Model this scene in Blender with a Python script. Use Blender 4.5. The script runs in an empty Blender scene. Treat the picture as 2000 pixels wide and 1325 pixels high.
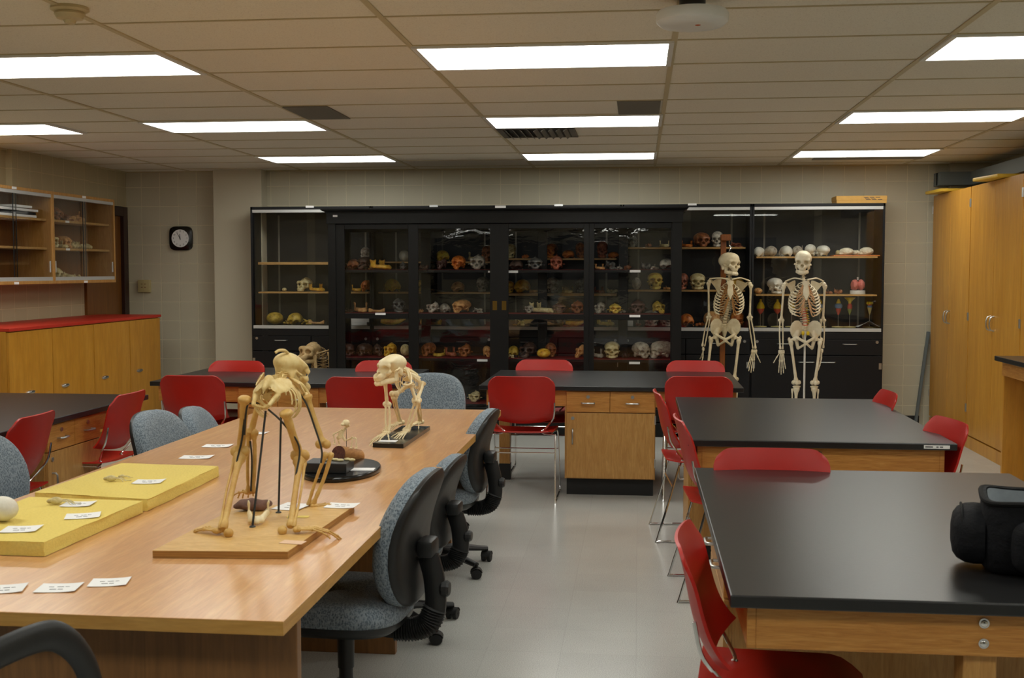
import bpy, bmesh, math, random
import numpy as np
from mathutils import Vector, Matrix
from math import sin, cos, pi, radians as R
random.seed(7)
SC = bpy.context.scene
COL = SC.collection

# ---------------------------------------------------------------- survey: photo pixel -> point on a known plane
FPX, EYE = 2240.0, 1.555
YAW, PITCH = math.atan2(247, 2240), math.atan(134.5 / 2240)
_fw = Vector((-sin(YAW) * cos(PITCH), cos(YAW) * cos(PITCH), -sin(PITCH)))
_rt = Vector((cos(YAW), sin(YAW), 0))
_up = _rt.cross(_fw)
def _ray(px, py):
    return _fw + _rt * ((px - 1000) / FPX) - _up * ((py - 662.5) / FPX)
def atz(px, py, z):
    d = _ray(px, py); t = (z - EYE) / d.z
    return Vector((d.x * t, d.y * t, z))
def aty(px, py, y):
    d = _ray(px, py); t = y / d.y
    return Vector((d.x * t, y, EYE + d.z * t))
def atx(px, py, x):
    d = _ray(px, py); t = x / d.x
    return Vector((x, d.y * t, EYE + d.z * t))

# ---------------------------------------------------------------- mesh builder
def catmull(pts, n=6):
    pts = [Vector(p) for p in pts]
    if len(pts) < 3: return pts
    ext = [2 * pts[0] - pts[1]] + pts + [2 * pts[-1] - pts[-2]]
    out = []
    for i in range(1, len(ext) - 2):
        p0, p1, p2, p3 = ext[i - 1:i + 3]
        for k in range(n):
            t = k / n
            out.append(0.5 * ((2 * p1) + (p2 - p0) * t + (2 * p0 - 5 * p1 + 4 * p2 - p3) * t * t + (3 * p1 - p0 - 3 * p2 + p3) * t ** 3))
    out.append(pts[-1])
    return out
def lerp_list(vals, n):
    m = len(vals) - 1
    out = []
    for i in range(n):
        x = i / (n - 1) * m; k = min(int(x), m - 1); f = x - k
        out.append(vals[k] * (1 - f) + vals[k + 1] * f)
    return out
class MB:
    def __init__(s): s.v = []; s.f = []
    def raw(s, vs, fs, M=None):
        o = len(s.v)
        for p in vs:
            p = Vector(p)
            s.v.append(M @ p if M is not None else p)
        for f in fs: s.f.append([i + o for i in f])
        return s
    def box(s, x0, y0, z0, x1, y1, z1, bev=0.0, M=None, seg=2):
        x0, x1 = min(x0, x1), max(x0, x1); y0, y1 = min(y0, y1), max(y0, y1); z0, z1 = min(z0, z1), max(z0, z1)
        vs = [(x, y, z) for z in (z0, z1) for y in (y0, y1) for x in (x0, x1)]
        fs = [(0, 2, 3, 1), (4, 5, 7, 6), (0, 1, 5, 4), (2, 6, 7, 3), (0, 4, 6, 2), (1, 3, 7, 5)]
        if bev <= 0: return s.raw(vs, fs, M)
        bm = bmesh.new()
        bv = [bm.verts.new(p) for p in vs]
        for f in fs: bm.faces.new([bv[i] for i in f])
        bev = min(bev, 0.49 * min(x1 - x0, y1 - y0, z1 - z0))
        bmesh.ops.bevel(bm, geom=bm.edges[:], offset=bev, segments=seg, affect='EDGES', profile=0.5)
        bm.verts.index_update()
        s.raw([v.co.copy() for v in bm.verts], [[v.index for v in f.verts] for f in bm.faces], M)
        bm.free(); return s
    def tube(s, pts, r, seg=8, cap=True, M=None, flat=None):
        pts = [Vector(p) for p in pts]
        n = len(pts)
        rs = [r] * n if isinstance(r, (int, float)) else (list(r) if len(r) == n else lerp_list(list(r), n))
        rings = []
        t0 = (pts[1] - pts[0]).normalized()
        ref = Vector((0, 0, 1)) if abs(t0.z) < .9 else Vector((1, 0, 0))
        u = t0.cross(ref).normalized()
        for i in range(n):
            a = pts[max(i - 1, 0)]; b = pts[min(i + 1, n - 1)]
            t = (b - a)
            t = t.normalized() if t.length > 1e-9 else t0
            u = (u - t * u.dot(t))
            u = u.normalized() if u.length > 1e-6 else t.orthogonal().normalized()
            w = t.cross(u)
            fl = 1.0 if flat is None else flat
            rings.append([pts[i] + (u * cos(2 * pi * k / seg) + w * sin(2 * pi * k / seg) * fl) * rs[i] for k in range(seg)])
        vs = [p for rg in rings for p in rg]
        fs = []
        for i in range(n - 1):
            for k in range(seg):
                k2 = (k + 1) % seg
                fs.append((i * seg + k, i * seg + k2, (i + 1) * seg + k2, (i + 1) * seg + k))
        if cap:
            fs.append(tuple(reversed(range(seg)))); fs.append(tuple((n - 1) * seg + k for k in range(seg)))
        return s.raw(vs, fs, M)
    def loft(s, rings, cap=True, M=None, closed=True):
        m = len(rings[0]); vs = [p for rg in rings for p in rg]; fs = []
        for i in range(len(rings) - 1):
            for k in range(m if closed else m - 1):
                k2 = (k + 1) % m
                fs.append((i * m + k, i * m + k2, (i + 1) * m + k2, (i + 1) * m + k))
        if cap:
            fs.append(tuple(reversed(range(m)))); fs.append(tuple((len(rings) - 1) * m + k for k in range(m)))
        return s.raw(vs, fs, M)
    def lathe(s, prof, seg=24, M=None):
        return s.loft([[(r * cos(2 * pi * k / seg), r * sin(2 * pi * k / seg), z) for k in range(seg)] for r, z in prof], True, M)
    def ell(s, c, r, seg=12, rings=8, M=None):
        r = (r, r, r) if isinstance(r, (int, float)) else r
        c = Vector(c)
        return s.loft([[c + Vector((r[0] * sin(th) * cos(2 * pi * k / seg), r[1] * sin(th) * sin(2 * pi * k / seg), -r[2] * cos(th))) for k in range(seg)]
                       for th in [max(.05, min(pi - .05, pi * i / rings)) for i in range(rings + 1)]], True, M)
    def prism(s, poly, axis, a, b, M=None):
        def put(p, h):
            return {'z': (p[0], p[1], h), 'y': (p[0], h, p[1]), 'x': (h, p[0], p[1])}[axis]
        return s.loft([[put(p, a) for p in poly], [put(p, b) for p in poly]], True, M)
    def grid(s, fn, nu, nv, t, M=None):
        """a curved sheet with real thickness: fn(u,v) in 0..1"""
        P = [[Vector(fn(i / nu, j / nv)) for j in range(nv + 1)] for i in range(nu + 1)]
        Q = []
        for i in range(nu + 1):
            row = []
            for j in range(nv + 1):
                du = P[min(i + 1, nu)][j] - P[max(i - 1, 0)][j]
                dv = P[i][min(j + 1, nv)] - P[i][max(j - 1, 0)]
                nn = du.cross(dv)
                nn = nn.normalized() if nn.length > 1e-12 else Vector((0, 0, 1))
                row.append(P[i][j] + nn * t)
            Q.append(row)
        w = nv + 1
        vs = [p for r_ in P for p in r_] + [p for r_ in Q for p in r_]
        o = (nu + 1) * w; fs = []
        for i in range(nu):
            for j in range(nv):
                a, b, c, d = i * w + j, (i + 1) * w + j, (i + 1) * w + j + 1, i * w + j + 1
                fs.append((d, c, b, a)); fs.append((o + a, o + b, o + c, o + d))
        for i in range(nu):
            a, b = i * w, (i + 1) * w; fs.append((a, b, o + b, o + a))
            a, b = i * w + nv, (i + 1) * w + nv; fs.append((b, a, o + a, o + b))
        for j in range(nv):
            a, b = j, j + 1; fs.append((b, a, o + a, o + b))
            a, b = nu * w + j, nu * w + j + 1; fs.append((a, b, o + b, o + a))
        return s.raw(vs, fs, M)
    def mesh(s, name, mat=None, smooth=38):
        me = bpy.data.meshes.new(name)
        me.from_pydata([tuple(p) for p in s.v], [], s.f)
        me.validate(); me.update()
        bm = bmesh.new(); bm.from_mesh(me)
        bmesh.ops.recalc_face_normals(bm, faces=bm.faces); bm.to_mesh(me); bm.free()
        if smooth:
            me.polygons.foreach_set('use_smooth', [True] * len(me.polygons))
            me.set_sharp_from_angle(angle=R(smooth))
        if mat is not None: me.materials.append(mat)
        return me
    def build(s, name, mat, parent=None, smooth=38, label=None):
        return put_mesh(name, s.mesh(name, mat, smooth), parent, label)
def put_mesh(name, me, parent=None, label=None):
    o = bpy.data.objects.new(name, me); COL.objects.link(o)
    if parent is not None: o.parent = parent
    if label: o['label'] = label
    return o
def tag(o, label=None, cat=None, group=None, kind=None):
    if label: o['label'] = label
    if cat: o['category'] = cat
    if group: o['group'] = group
    if kind: o['kind'] = kind
    return o
def thing(name, label, cat, loc=(0, 0, 0), rz=0.0, group=None, scale=1.0):
    o = bpy.data.objects.new(name, None); COL.objects.link(o)
    o.empty_display_size = .05
    o.location = loc; o.rotation_euler = (0, 0, rz); o.scale = (scale,) * 3
    return tag(o, label, cat, group)
def structure(name, mb, mat, smooth=0):
    return tag(mb.build(name, mat, None, smooth), kind='structure')
def dup(src, label, loc, rz=None, group=None, parent=None):
    kids = list(src.children)
    c = src.copy(); COL.objects.link(c)
    for ch in kids:
        d = ch.copy(); COL.objects.link(d); d.parent = c
        for g in list(ch.children):
            e = g.copy(); COL.objects.link(e); e.parent = d
    c.location = loc
    if rz is not None: c.rotation_euler = (0, 0, rz)
    c['label'] = label
    if group: c['group'] = group
    return c
def txt(name, body, size, mat, parent, M, extrude=.0004, align='CENTER'):
    cu = bpy.data.curves.new(name, 'FONT'); cu.body = body; cu.size = size; cu.extrude = extrude
    cu.align_x = align; cu.align_y = 'CENTER'
    t = bpy.data.objects.new(name, cu); COL.objects.link(t)
    dg = bpy.context.evaluated_depsgraph_get(); dg.update()
    me = bpy.data.meshes.new_from_object(t.evaluated_get(dg))
    bpy.data.objects.remove(t); bpy.data.curves.remove(cu)
    me.transform(M); me.materials.clear(); me.materials.append(mat)
    return put_mesh(name, me, parent)

# ---------------------------------------------------------------- implicit shapes -> mesh (naive surface nets)
def smin(a, b, k):
    h = np.clip(.5 + .5 * (b - a) / k, 0, 1)
    return b * (1 - h) + a * h - k * h * (1 - h)
def smax(a, b, k): return -smin(-a, -b, k)
def sd_ell(P, c, r, Rm=None):
    q = P - np.array(c)
    if Rm is not None: q = q @ np.array(Rm)
    r = np.array(r)
    k0 = np.linalg.norm(q / r, axis=-1); k1 = np.linalg.norm(q / (r * r), axis=-1) + 1e-9
    return k0 * (k0 - 1) / k1
def sd_cap(P, a, b, ra, rb=None):
    rb = ra if rb is None else rb
    a = np.array(a, float); b = np.array(b, float); ba = b - a
    h = np.clip(((P - a) @ ba) / (ba @ ba + 1e-12), 0, 1)
    return np.linalg.norm(P - a - h[..., None] * ba, axis=-1) - (ra + (rb - ra) * h)
def sd_box(P, c, r, rad=0.0):
    q = np.abs(P - np.array(c)) - (np.array(r) - rad)
    return np.linalg.norm(np.maximum(q, 0), axis=-1) + np.minimum(q.max(axis=-1), 0) - rad
def nets(fn, lo, hi, n):
    lo = np.array(lo, float); hi = np.array(hi, float)
    h = (hi - lo).max() / n
    dims = np.ceil((hi - lo) / h).astype(int) + 1
    ax = [lo[i] + h * np.arange(dims[i]) for i in range(3)]
    G = np.stack(np.meshgrid(*ax, indexing='ij'), -1)
    D = fn(G)
    ins = D < 0
    nx, ny, nz = dims
    c = np.zeros((nx - 1, ny - 1, nz - 1, 3)); cnt = np.zeros((nx - 1, ny - 1, nz - 1))
    corners = [(i, j, k) for i in (0, 1) for j in (0, 1) for k in (0, 1)]
    def sl(A, o): return A[o[0]:o[0] + nx - 1, o[1]:o[1] + ny - 1, o[2]:o[2] + nz - 1]
    for a in corners:
        for d in range(3):
            if a[d] == 0:
                b = list(a); b[d] = 1
                da, db = sl(D, a), sl(D, b)
                m = (da < 0) != (db < 0)
                t = np.where(m, da / np.where(m, da - db, 1), 0)
                for e in range(3):
                    c[..., e] += np.where(m, a[e] + (t if e == d else 0), 0)
                cnt += m
    act = cnt > 0
    idx = -np.ones(act.shape, int); idx[act] = np.arange(act.sum())
    base = np.stack(np.nonzero(act), -1)
    V = lo + h * (base + c[act] / cnt[act][:, None])
    F = []
    for d in range(3):
        u, w = (d + 1) % 3, (d + 2) % 3
        s0 = [slice(None)] * 3; s1 = [slice(None)] * 3
        s0[d] = slice(0, -1); s1[d] = slice(1, None)
        A, B = ins[tuple(s0)], ins[tuple(s1)]
        e = np.stack(np.nonzero(A != B), -1)
        ok = np.ones(len(e), bool)
        for q in (u, w): ok &= (e[:, q] > 0) & (e[:, q] < dims[q] - 1)
        e = e[ok]
        if not len(e): continue
        fl = A[tuple(e.T)]
        def at(du, dw):
            t = e.copy(); t[:, u] += du; t[:, w] += dw
            return idx[tuple(t.T)]
        q = np.stack([at(-1, -1), at(0, -1), at(0, 0), at(-1, 0)], -1)
        q[~fl] = q[~fl][:, ::-1]
        F.append(q)
    F = np.concatenate(F)
    return V, F[(F >= 0).all(1)]
def nets_mb(fn, lo, hi, n, M=None):
    V, F = nets(fn, lo, hi, n)
    mb = MB(); mb.raw([Vector(p) for p in V.tolist()], F.tolist(), M)
    return mb
# ---------------------------------------------------------------- materials
def lin(c):
    def f(x):
        x /= 255.0
        return x / 12.92 if x <= .04045 else ((x + .055) / 1.055) ** 2.4
    return (f(c[0]), f(c[1]), f(c[2]), 1)
class NT:
    def __init__(s, name):
        s.m = bpy.data.materials.new(name); s.m.use_nodes = True
        s.t = s.m.node_tree; s.n = s.t.nodes; s.l = s.t.links
        s.b = s.n['Principled BSDF']
    def new(s, typ, **kw):
        nd = s.n.new(typ)
        for k, v in kw.items():
            if k in nd.inputs: nd.inputs[k].default_value = v
            else: setattr(nd, k, v)
        return nd
    def link(s, a, b): s.l.new(a, b)
    def coords(s, scale=(1, 1, 1), kind='Object', rot=(0, 0, 0)):
        tc = s.new('ShaderNodeTexCoord'); mp = s.new('ShaderNodeMapping')
        mp.inputs['Scale'].default_value = scale; mp.inputs['Rotation'].default_value = rot
        s.link(tc.outputs[kind], mp.inputs['Vector']); return mp.outputs['Vector']
    def ramp(s, fac, stops):
        r = s.new('ShaderNodeValToRGB'); el = r.color_ramp.elements
        while len(el) < len(stops): el.new(.5)
        for e, (p, c) in zip(el, stops): e.position = p; e.color = c
        s.link(fac, r.inputs['Fac']); return r.outputs['Color']
    def noise(s, vec, scale, detail=4, rough=.55, dist=0):
        nn = s.new('ShaderNodeTexNoise', Scale=scale, Detail=detail, Roughness=rough, Distortion=dist)
        s.link(vec, nn.inputs['Vector']); return nn.outputs['Fac']
    def bump(s, h, strength=.2, dist=.01):
        b = s.new('ShaderNodeBump', Strength=strength, Distance=dist)
        s.link(h, b.inputs['Height']); s.link(b.outputs['Normal'], s.b.inputs['Normal'])
def plain(name, c, rough=.5, metal=0.0, var=0.0, scale=30, bump=0.0, spec=.5, coat=0.0):
    t = NT(name); c = lin(c)
    t.b.inputs['Base Color'].default_value = c; t.b.inputs['Roughness'].default_value = rough
    t.b.inputs['Metallic'].default_value = metal; t.b.inputs['Specular IOR Level'].default_value = spec
    if coat: t.b.inputs['Coat Weight'].default_value = coat; t.b.inputs['Coat Roughness'].default_value = .12
    if var or bump:
        f = t.noise(t.coords(), scale)
        if var:
            d = tuple(x * (1 - var) for x in c[:3]) + (1,); e = tuple(min(1, x * (1 + var)) for x in c[:3]) + (1,)
            t.link(t.ramp(f, [(.3, d), (.7, e)]), t.b.inputs['Base Color'])
        if bump: t.bump(f, bump)
    return t.m
def wood(name, c1, c2, grain=(1, 14, 14), scale=4, rough=.38, c3=None, contrast=(.3, .7), coat=0.0, spec=.5):
    t = NT(name)
    t.b.inputs['Specular IOR Level'].default_value = spec
    v = t.coords(grain)
    f = t.noise(v, scale, 6, .6, 1.2)
    st = [(contrast[0], lin(c1)), (contrast[1], lin(c2))]
    if c3: st = [(contrast[0], lin(c1)), (.5, lin(c3)), (contrast[1], lin(c2))]
    col = t.ramp(f, st)
    fine = t.noise(t.coords(tuple(g * 6 for g in grain)), scale, 2, .5)
    mx = t.new('ShaderNodeMixRGB', blend_type='MULTIPLY'); mx.inputs['Fac'].default_value = .25
    t.link(col, mx.inputs['Color1']); t.link(t.ramp(fine, [(.35, (.6, .6, .6, 1)), (.65, (1, 1, 1, 1))]), mx.inputs['Color2'])
    t.link(mx.outputs['Color'], t.b.inputs['Base Color'])
    t.b.inputs['Roughness'].default_value = rough
    if coat: t.b.inputs['Coat Weight'].default_value = coat; t.b.inputs['Coat Roughness'].default_value = .15
    return t.m
def bone(name, a, b, rough=.5, scale=28, dark=None):
    t = NT(name)
    f = t.noise(t.coords(), scale, 5, .65)
    st = [(.32, lin(a)), (.62, lin(b))]
    if dark: st = [(.34, lin(dark)), (.46, lin(a)), (.66, lin(b))]
    t.link(t.ramp(f, st), t.b.inputs['Base Color'])
    t.b.inputs['Roughness'].default_value = rough
    t.bump(t.noise(t.coords(), scale * 5, 3), .15, .002)
    return t.m
def glass(name, tint=(.96, .97, .97), wav=0.0):
    t = NT(name); t.n.remove(t.b)
    out = [n for n in t.n if n.type == 'OUTPUT_MATERIAL'][0]
    tr = t.new('ShaderNodeBsdfTransparent'); tr.inputs['Color'].default_value = tint + (1,)
    gl = t.new('ShaderNodeBsdfGlossy', Roughness=.01)
    fr = t.new('ShaderNodeFresnel')                       # thin sheet: same air-to-glass Fresnel on both faces
    ge = t.new('ShaderNodeNewGeometry'); mu = t.new('ShaderNodeMath', operation='MULTIPLY_ADD')
    mu.inputs[1].default_value = 1 / 1.5 - 1.5; mu.inputs[2].default_value = 1.5
    t.link(ge.outputs['Backfacing'], mu.inputs[0]); t.link(mu.outputs[0], fr.inputs['IOR'])
    mx = t.new('ShaderNodeMixShader')
    t.link(fr.outputs[0], mx.inputs['Fac']); t.link(tr.outputs[0], mx.inputs[1]); t.link(gl.outputs[0], mx.inputs[2])
    if wav:
        b = t.new('ShaderNodeBump', Strength=1.0, Distance=wav)
        t.link(t.noise(t.coords((1, 1, 2.4)), 6, 2, .45, .8), b.inputs['Height'])
        t.link(b.outputs['Normal'], gl.inputs['Normal'])
    t.link(mx.outputs[0], out.inputs['Surface'])
    return t.m
M = {}
M['black_top'] = plain('epoxy_black', (30, 30, 31), .30, var=.12, scale=120, bump=.02, spec=.55)
M['black_wood'] = wood('black_painted_wood', (9, 9, 9), (16, 16, 16), (2, 14, 2), 6, .4, spec=.32)
M['navy_metal'] = plain('black_enamel_steel', (17, 18, 22), .42, var=.06, scale=3, spec=.35)
M['unseen_dark'] = plain('unseen_slab_dark', (30, 31, 34), .6)  # for the slabs added behind the camera to dim glass reflections
M['oak'] = wood('oak_veneer', (178, 126, 64), (206, 158, 92), (9, 9, 1.0), 5, .4, (192, 142, 76))
M['oak_flat'] = wood('oak_apron', (176, 114, 48), (212, 154, 80), (1.0, 1.0, 16), 6, .4, (196, 134, 62))
M['oak_y'] = wood('oak_shelf', (176, 132, 72), (206, 164, 98), (1.2, 9, 9), 5, .45)
M['birch'] = wood('golden_door_veneer', (188, 128, 36), (206, 148, 54), (4, 4, .5), 3, .36, (198, 138, 44))
M['birch2'] = wood('golden_tall_veneer', (188, 130, 42), (210, 154, 62), (4, 4, .35), 3, .36, (200, 142, 50))
M['door_wood'] = wood('brown_door', (110, 66, 22), (132, 82, 30), (5, 5, .5), 3, .35)
M['door_frame'] = plain('dark_frame', (46, 22, 16), .4)
M['conf'] = wood('conference_laminate', (206, 150, 98), (226, 178, 122), (9, .8, 9), 3.2, .28, (214, 160, 106), coat=.2)
M['conf_edge'] = wood('conference_edge', (184, 134, 62), (206, 158, 84), (1, 1, 8), 4, .4)
M['conf_panel'] = wood('conference_panel', (112, 76, 40), (138, 96, 52), (8, 8, .6), 3, .4)
M['ply'] = wood('plywood', (206, 160, 90), (224, 184, 116), (2, 6, 6), 5, .5)
M['ply_edge'] = wood('plywood_edge', (136, 92, 40), (200, 148, 76), (1, 1, 90), 3, .6)
M['red'] = plain('red_plastic', (178, 27, 15), .38, var=.05, scale=8, spec=.5)
M['red_top'] = plain('red_laminate', (186, 44, 26), .45)
M['red_felt'] = plain('red_felt', (120, 26, 20), .9, var=.15, scale=60)
M['chrome'] = plain('chrome', (215, 215, 215), .13, 1.0)
M['steel'] = plain('brushed_steel', (190, 190, 188), .32, 1.0)
M['alu'] = plain('aluminium_track', (205, 206, 205), .42, .35)
M['brass'] = plain('old_brass', (112, 88, 38), .4, .9)
M['black_plastic'] = plain('black_plastic', (26, 27, 28), .42, bump=.05, scale=300)
M['black_rubber'] = plain('black_rubber', (18, 18, 18), .6)
M['black_gloss'] = plain('black_gloss', (14, 14, 14), .2)
M['wire'] = plain('dark_wire', (58, 58, 56), .4, .6)
M['white_paint'] = plain('white_enamel', (226, 226, 222), .35)
M['white_card'] = plain('white_card', (244, 244, 244), .8)
M['ink'] = plain('ink', (70, 70, 74), .8)
M['grey_card'] = plain('grey_paper', (170, 172, 172), .8, var=.1, scale=20)
M['foam'] = plain('yellow_foam', (232, 208, 112), .95, var=.05, scale=120, bump=.25)
M['yellow_board'] = plain('yellow_board', (226, 184, 60), .5)
M['carton'] = plain('brown_carton', (210, 162, 84), .7, var=.05)
M['grille'] = plain('grille_metal', (118, 114, 104), .5, .2)
M['grille_dark'] = plain('grille_dark', (58, 55, 50), .6)
M['duct'] = plain('blue_grey_duct', (104, 112, 114), .5)
M['tbar'] = plain('ceiling_tbar', (196, 182, 146), .5)
M['detector'] = plain('aged_plastic', (196, 180, 140), .4)
M['switch'] = plain('ivory_plastic', (186, 170, 122), .45)
M['baseboard'] = plain('rubber_base', (26, 26, 27), .5)
M['bag'] = plain('black_nylon', (16, 17, 21), .8, var=.25, scale=40, bump=.5, spec=.25)
M['bag_trim'] = plain('black_webbing', (11, 11, 12), .75, bump=.3, scale=400, spec=.25)
M['bag_lining'] = plain('grey_lining', (150, 158, 164), .8, var=.08, scale=40)
M['denim'] = plain('blue_denim', (56, 66, 88), .9, var=.2, scale=200)
M['orange_led'] = plain('orange_dot', (190, 92, 40), .5)
M['stone'] = plain('purple_stone', (116, 86, 76), .85, var=.35, scale=25, bump=.5)
M['log_bark'] = wood('log_bark', (146, 92, 44), (196, 140, 78), (6, 1.5, 6), 8, .6)
M['log_end'] = wood('log_end', (72, 34, 24), (112, 60, 44), (6, 6, 6), 8, .7)
M['post'] = wood('stained_post', (112, 58, 16), (150, 86, 30), (6, 6, .8), 5, .3)
M['tag_yellow'] = plain('yellow_note', (236, 212, 112), .8)
M['tag_pink'] = plain('pink_note', (226, 190, 160), .8)
M['pink'] = plain('pink_model', (214, 120, 108), .45, var=.12, scale=60, bump=.4)
M['m_yellow'] = plain('model_yellow', (226, 196, 30), .4)
M['m_blue'] = plain('model_blue', (110, 142, 186), .4)
M['m_red'] = plain('model_red', (214, 84, 60), .4)
M['m_green'] = plain('model_green', (150, 160, 70), .4)
M['m_cream'] = plain('model_cream', (222, 204, 136), .4)
M['tray'] = plain('orange_tray', (196, 112, 36), .4)
# bones
M['b_white'] = bone('cast_white', (214, 208, 192), (232, 228, 214), .45)
M['b_plastic'] = bone('plastic_bone', (218, 206, 176), (234, 224, 198), .42, 14)
M['b_real'] = bone('real_bone', (206, 188, 148), (226, 212, 176), .5, 14)
M['b_cart'] = bone('cartilage_tan', (206, 158, 112), (222, 180, 138), .5, 14)
M['b_cart2'] = bone('cartilage_brown', (150, 100, 48), (184, 136, 76), .5, 14)
M['b_ape'] = bone('ape_bone', (206, 172, 104), (228, 206, 146), .5, 22)
M['b_apel'] = bone('limb_bone', (190, 142, 66), (216, 178, 104), .5, 14)
M['b_monkey'] = bone('monkey_bone', (236, 212, 160), (246, 232, 192), .45, 22)
M['b_gor'] = bone('tan_bone', (190, 158, 108), (216, 186, 134), .5, 20)
M['b_cream'] = bone('cream_cast', (204, 188, 134), (226, 214, 168), .5, dark=(150, 124, 76))
M['b_yellow'] = bone('yellow_cast', (221, 180, 66), (236, 221, 103), .38, dark=(163, 119, 38))
M['b_gold'] = bone('golden_cast', (221, 163, 47), (236, 205, 82), .3, dark=(168, 112, 29))
M['b_olive'] = bone('olive_cast', (191, 159, 57), (226, 196, 89), .45, dark=(126, 101, 31))
M['b_tan'] = bone('tan_cast', (210, 154, 94), (236, 191, 126), .5, dark=(140, 94, 52))
M['b_orange'] = bone('orange_cast', (214, 117, 45), (236, 156, 73), .4, dark=(133, 63, 22))
M['b_brown'] = bone('brown_cast', (135, 80, 45), (180, 117, 73), .4, dark=(75, 43, 26))
M['b_red'] = bone('red_brown_cast', (145, 77, 52), (189, 117, 87), .45, dark=(82, 38, 29))
M['b_dark'] = bone('dark_cast', (73, 54, 45), (108, 82, 68), .4, dark=(40, 31, 26))
M['b_maroon'] = bone('maroon_cast', (80, 54, 47), (119, 89, 80), .35, dark=(47, 29, 26))
M['b_grey'] = bone('grey_cast', (152, 147, 135), (200, 193, 177), .5, dark=(87, 82, 75))
M['b_dgrey'] = bone('dark_grey_cast', (89, 89, 87), (135, 135, 128), .5, dark=(45, 45, 45))
M['b_greyw'] = bone('grey_white_cast', (170, 160, 142), (206, 196, 176), .5, dark=(116, 96, 84))
M['b_bw'] = bone('patched_cast', (120, 84, 60), (226, 220, 206), .35, 22)
M['g_wavy'] = glass('old_wavy_glass', (.985, .99, .99), wav=.0007)
M['g_flat'] = glass('sliding_glass', (.985, .99, .99))

# block wall
def block_wall(name, a, b, axis):
    t = NT(name)
    v = t.coords((1, 1, 1), rot=(R(90), 0, 0) if axis == 'y' else (R(90), 0, R(90)))
    # map wall plane to xy
    sp = t.new('ShaderNodeSeparateXYZ'); cb = t.new('ShaderNodeCombineXYZ')
    tc = t.new('ShaderNodeTexCoord'); t.link(tc.outputs['Object'], sp.inputs[0])
    t.link(sp.outputs['X' if axis == 'y' else 'Y'], cb.inputs['X']); t.link(sp.outputs['Z'], cb.inputs['Y'])
    br = t.new('ShaderNodeTexBrick', offset=0.0, squash=1.0)
    br.inputs['Color1'].default_value = lin(a); br.inputs['Color2'].default_value = lin(b)
    br.inputs['Mortar'].default_value = lin(tuple(min(255, int(x * 1.13)) for x in b))
    br.inputs['Scale'].default_value = 1.0; br.inputs['Mortar Size'].default_value = .005
    br.inputs['Mortar Smooth'].default_value = .3
    br.inputs['Brick Width'].default_value = .203; br.inputs['Row Height'].default_value = .203
    t.link(cb.outputs[0], br.inputs['Vector']); t.link(br.outputs['Color'], t.b.inputs['Base Color'])
    t.b.inputs['Roughness'].default_value = .55
    nn = t.noise(cb.outputs[0], 70, 3)
    ad = t.new('ShaderNodeMath', operation='MULTIPLY_ADD'); ad.inputs[1].default_value = -.9
    t.link(br.outputs['Fac'], ad.inputs[0])
    sc = t.new('ShaderNodeMath', operation='MULTIPLY'); sc.inputs[1].default_value = .12
    t.link(nn, sc.inputs[0]); t.link(sc.outputs[0], ad.inputs[2])
    t.bump(ad.outputs[0], .8, .006)
    return t.m
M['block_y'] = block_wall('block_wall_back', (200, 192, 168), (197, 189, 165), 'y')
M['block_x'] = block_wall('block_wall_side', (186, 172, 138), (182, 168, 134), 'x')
M['wall_plain'] = plain('painted_plaster', (198, 190, 168), .6, bump=.03, scale=80)
# floor: speckled vinyl tiles
t = NT('vinyl_tile_floor')
v = t.coords()
br = t.new('ShaderNodeTexBrick', offset=0.0)
br.inputs['Color1'].default_value = (1, 1, 1, 1); br.inputs['Color2'].default_value = (.95, .95, .95, 1); br.inputs['Mortar'].default_value = (.86, .86, .86, 1)
br.inputs['Scale'].default_value = 1; br.inputs['Mortar Size'].default_value = .0012; br.inputs['Brick Width'].default_value = .305; br.inputs['Row Height'].default_value = .305
t.link(v, br.inputs['Vector'])
sp = t.ramp(t.noise(v, 260, 3, .7), [(.3, lin((154, 155, 150))), (.5, lin((192, 193, 188))), (.72, lin((216, 217, 212)))])
cl = t.ramp(t.noise(v, 1.6, 3), [(.3, (.9, .9, .9, 1)), (.7, (1, 1, 1, 1))])
m1 = t.new('ShaderNodeMixRGB', blend_type='MULTIPLY'); m1.inputs['Fac'].default_value = 1
m2 = t.new('ShaderNodeMixRGB', blend_type='MULTIPLY'); m2.inputs['Fac'].default_value = 1
t.link(sp, m1.inputs['Color1']); t.link(br.outputs['Color'], m1.inputs['Color2']); t.link(m1.outputs[0], m2.inputs['Color1']); t.link(cl, m2.inputs['Color2'])
t.link(m2.outputs[0], t.b.inputs['Base Color']); t.b.inputs['Roughness'].default_value = .22
t.bump(t.noise(v, 9, 3), .05, .01)
M['floor'] = t.m
# mineral fibre ceiling tile
t = NT('mineral_fibre_tile'); v = t.coords()
pin = t.noise(v, 150, 3, .7)
t.link(t.ramp(pin, [(.30, lin((200, 192, 174))), (.42, lin((228, 221, 205))), (.7, lin((234, 228, 212)))]), t.b.inputs['Base Color'])
t.b.inputs['Roughness'].default_value = .9
t.bump(pin, .25, .004)
M['tile'] = t.m
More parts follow.
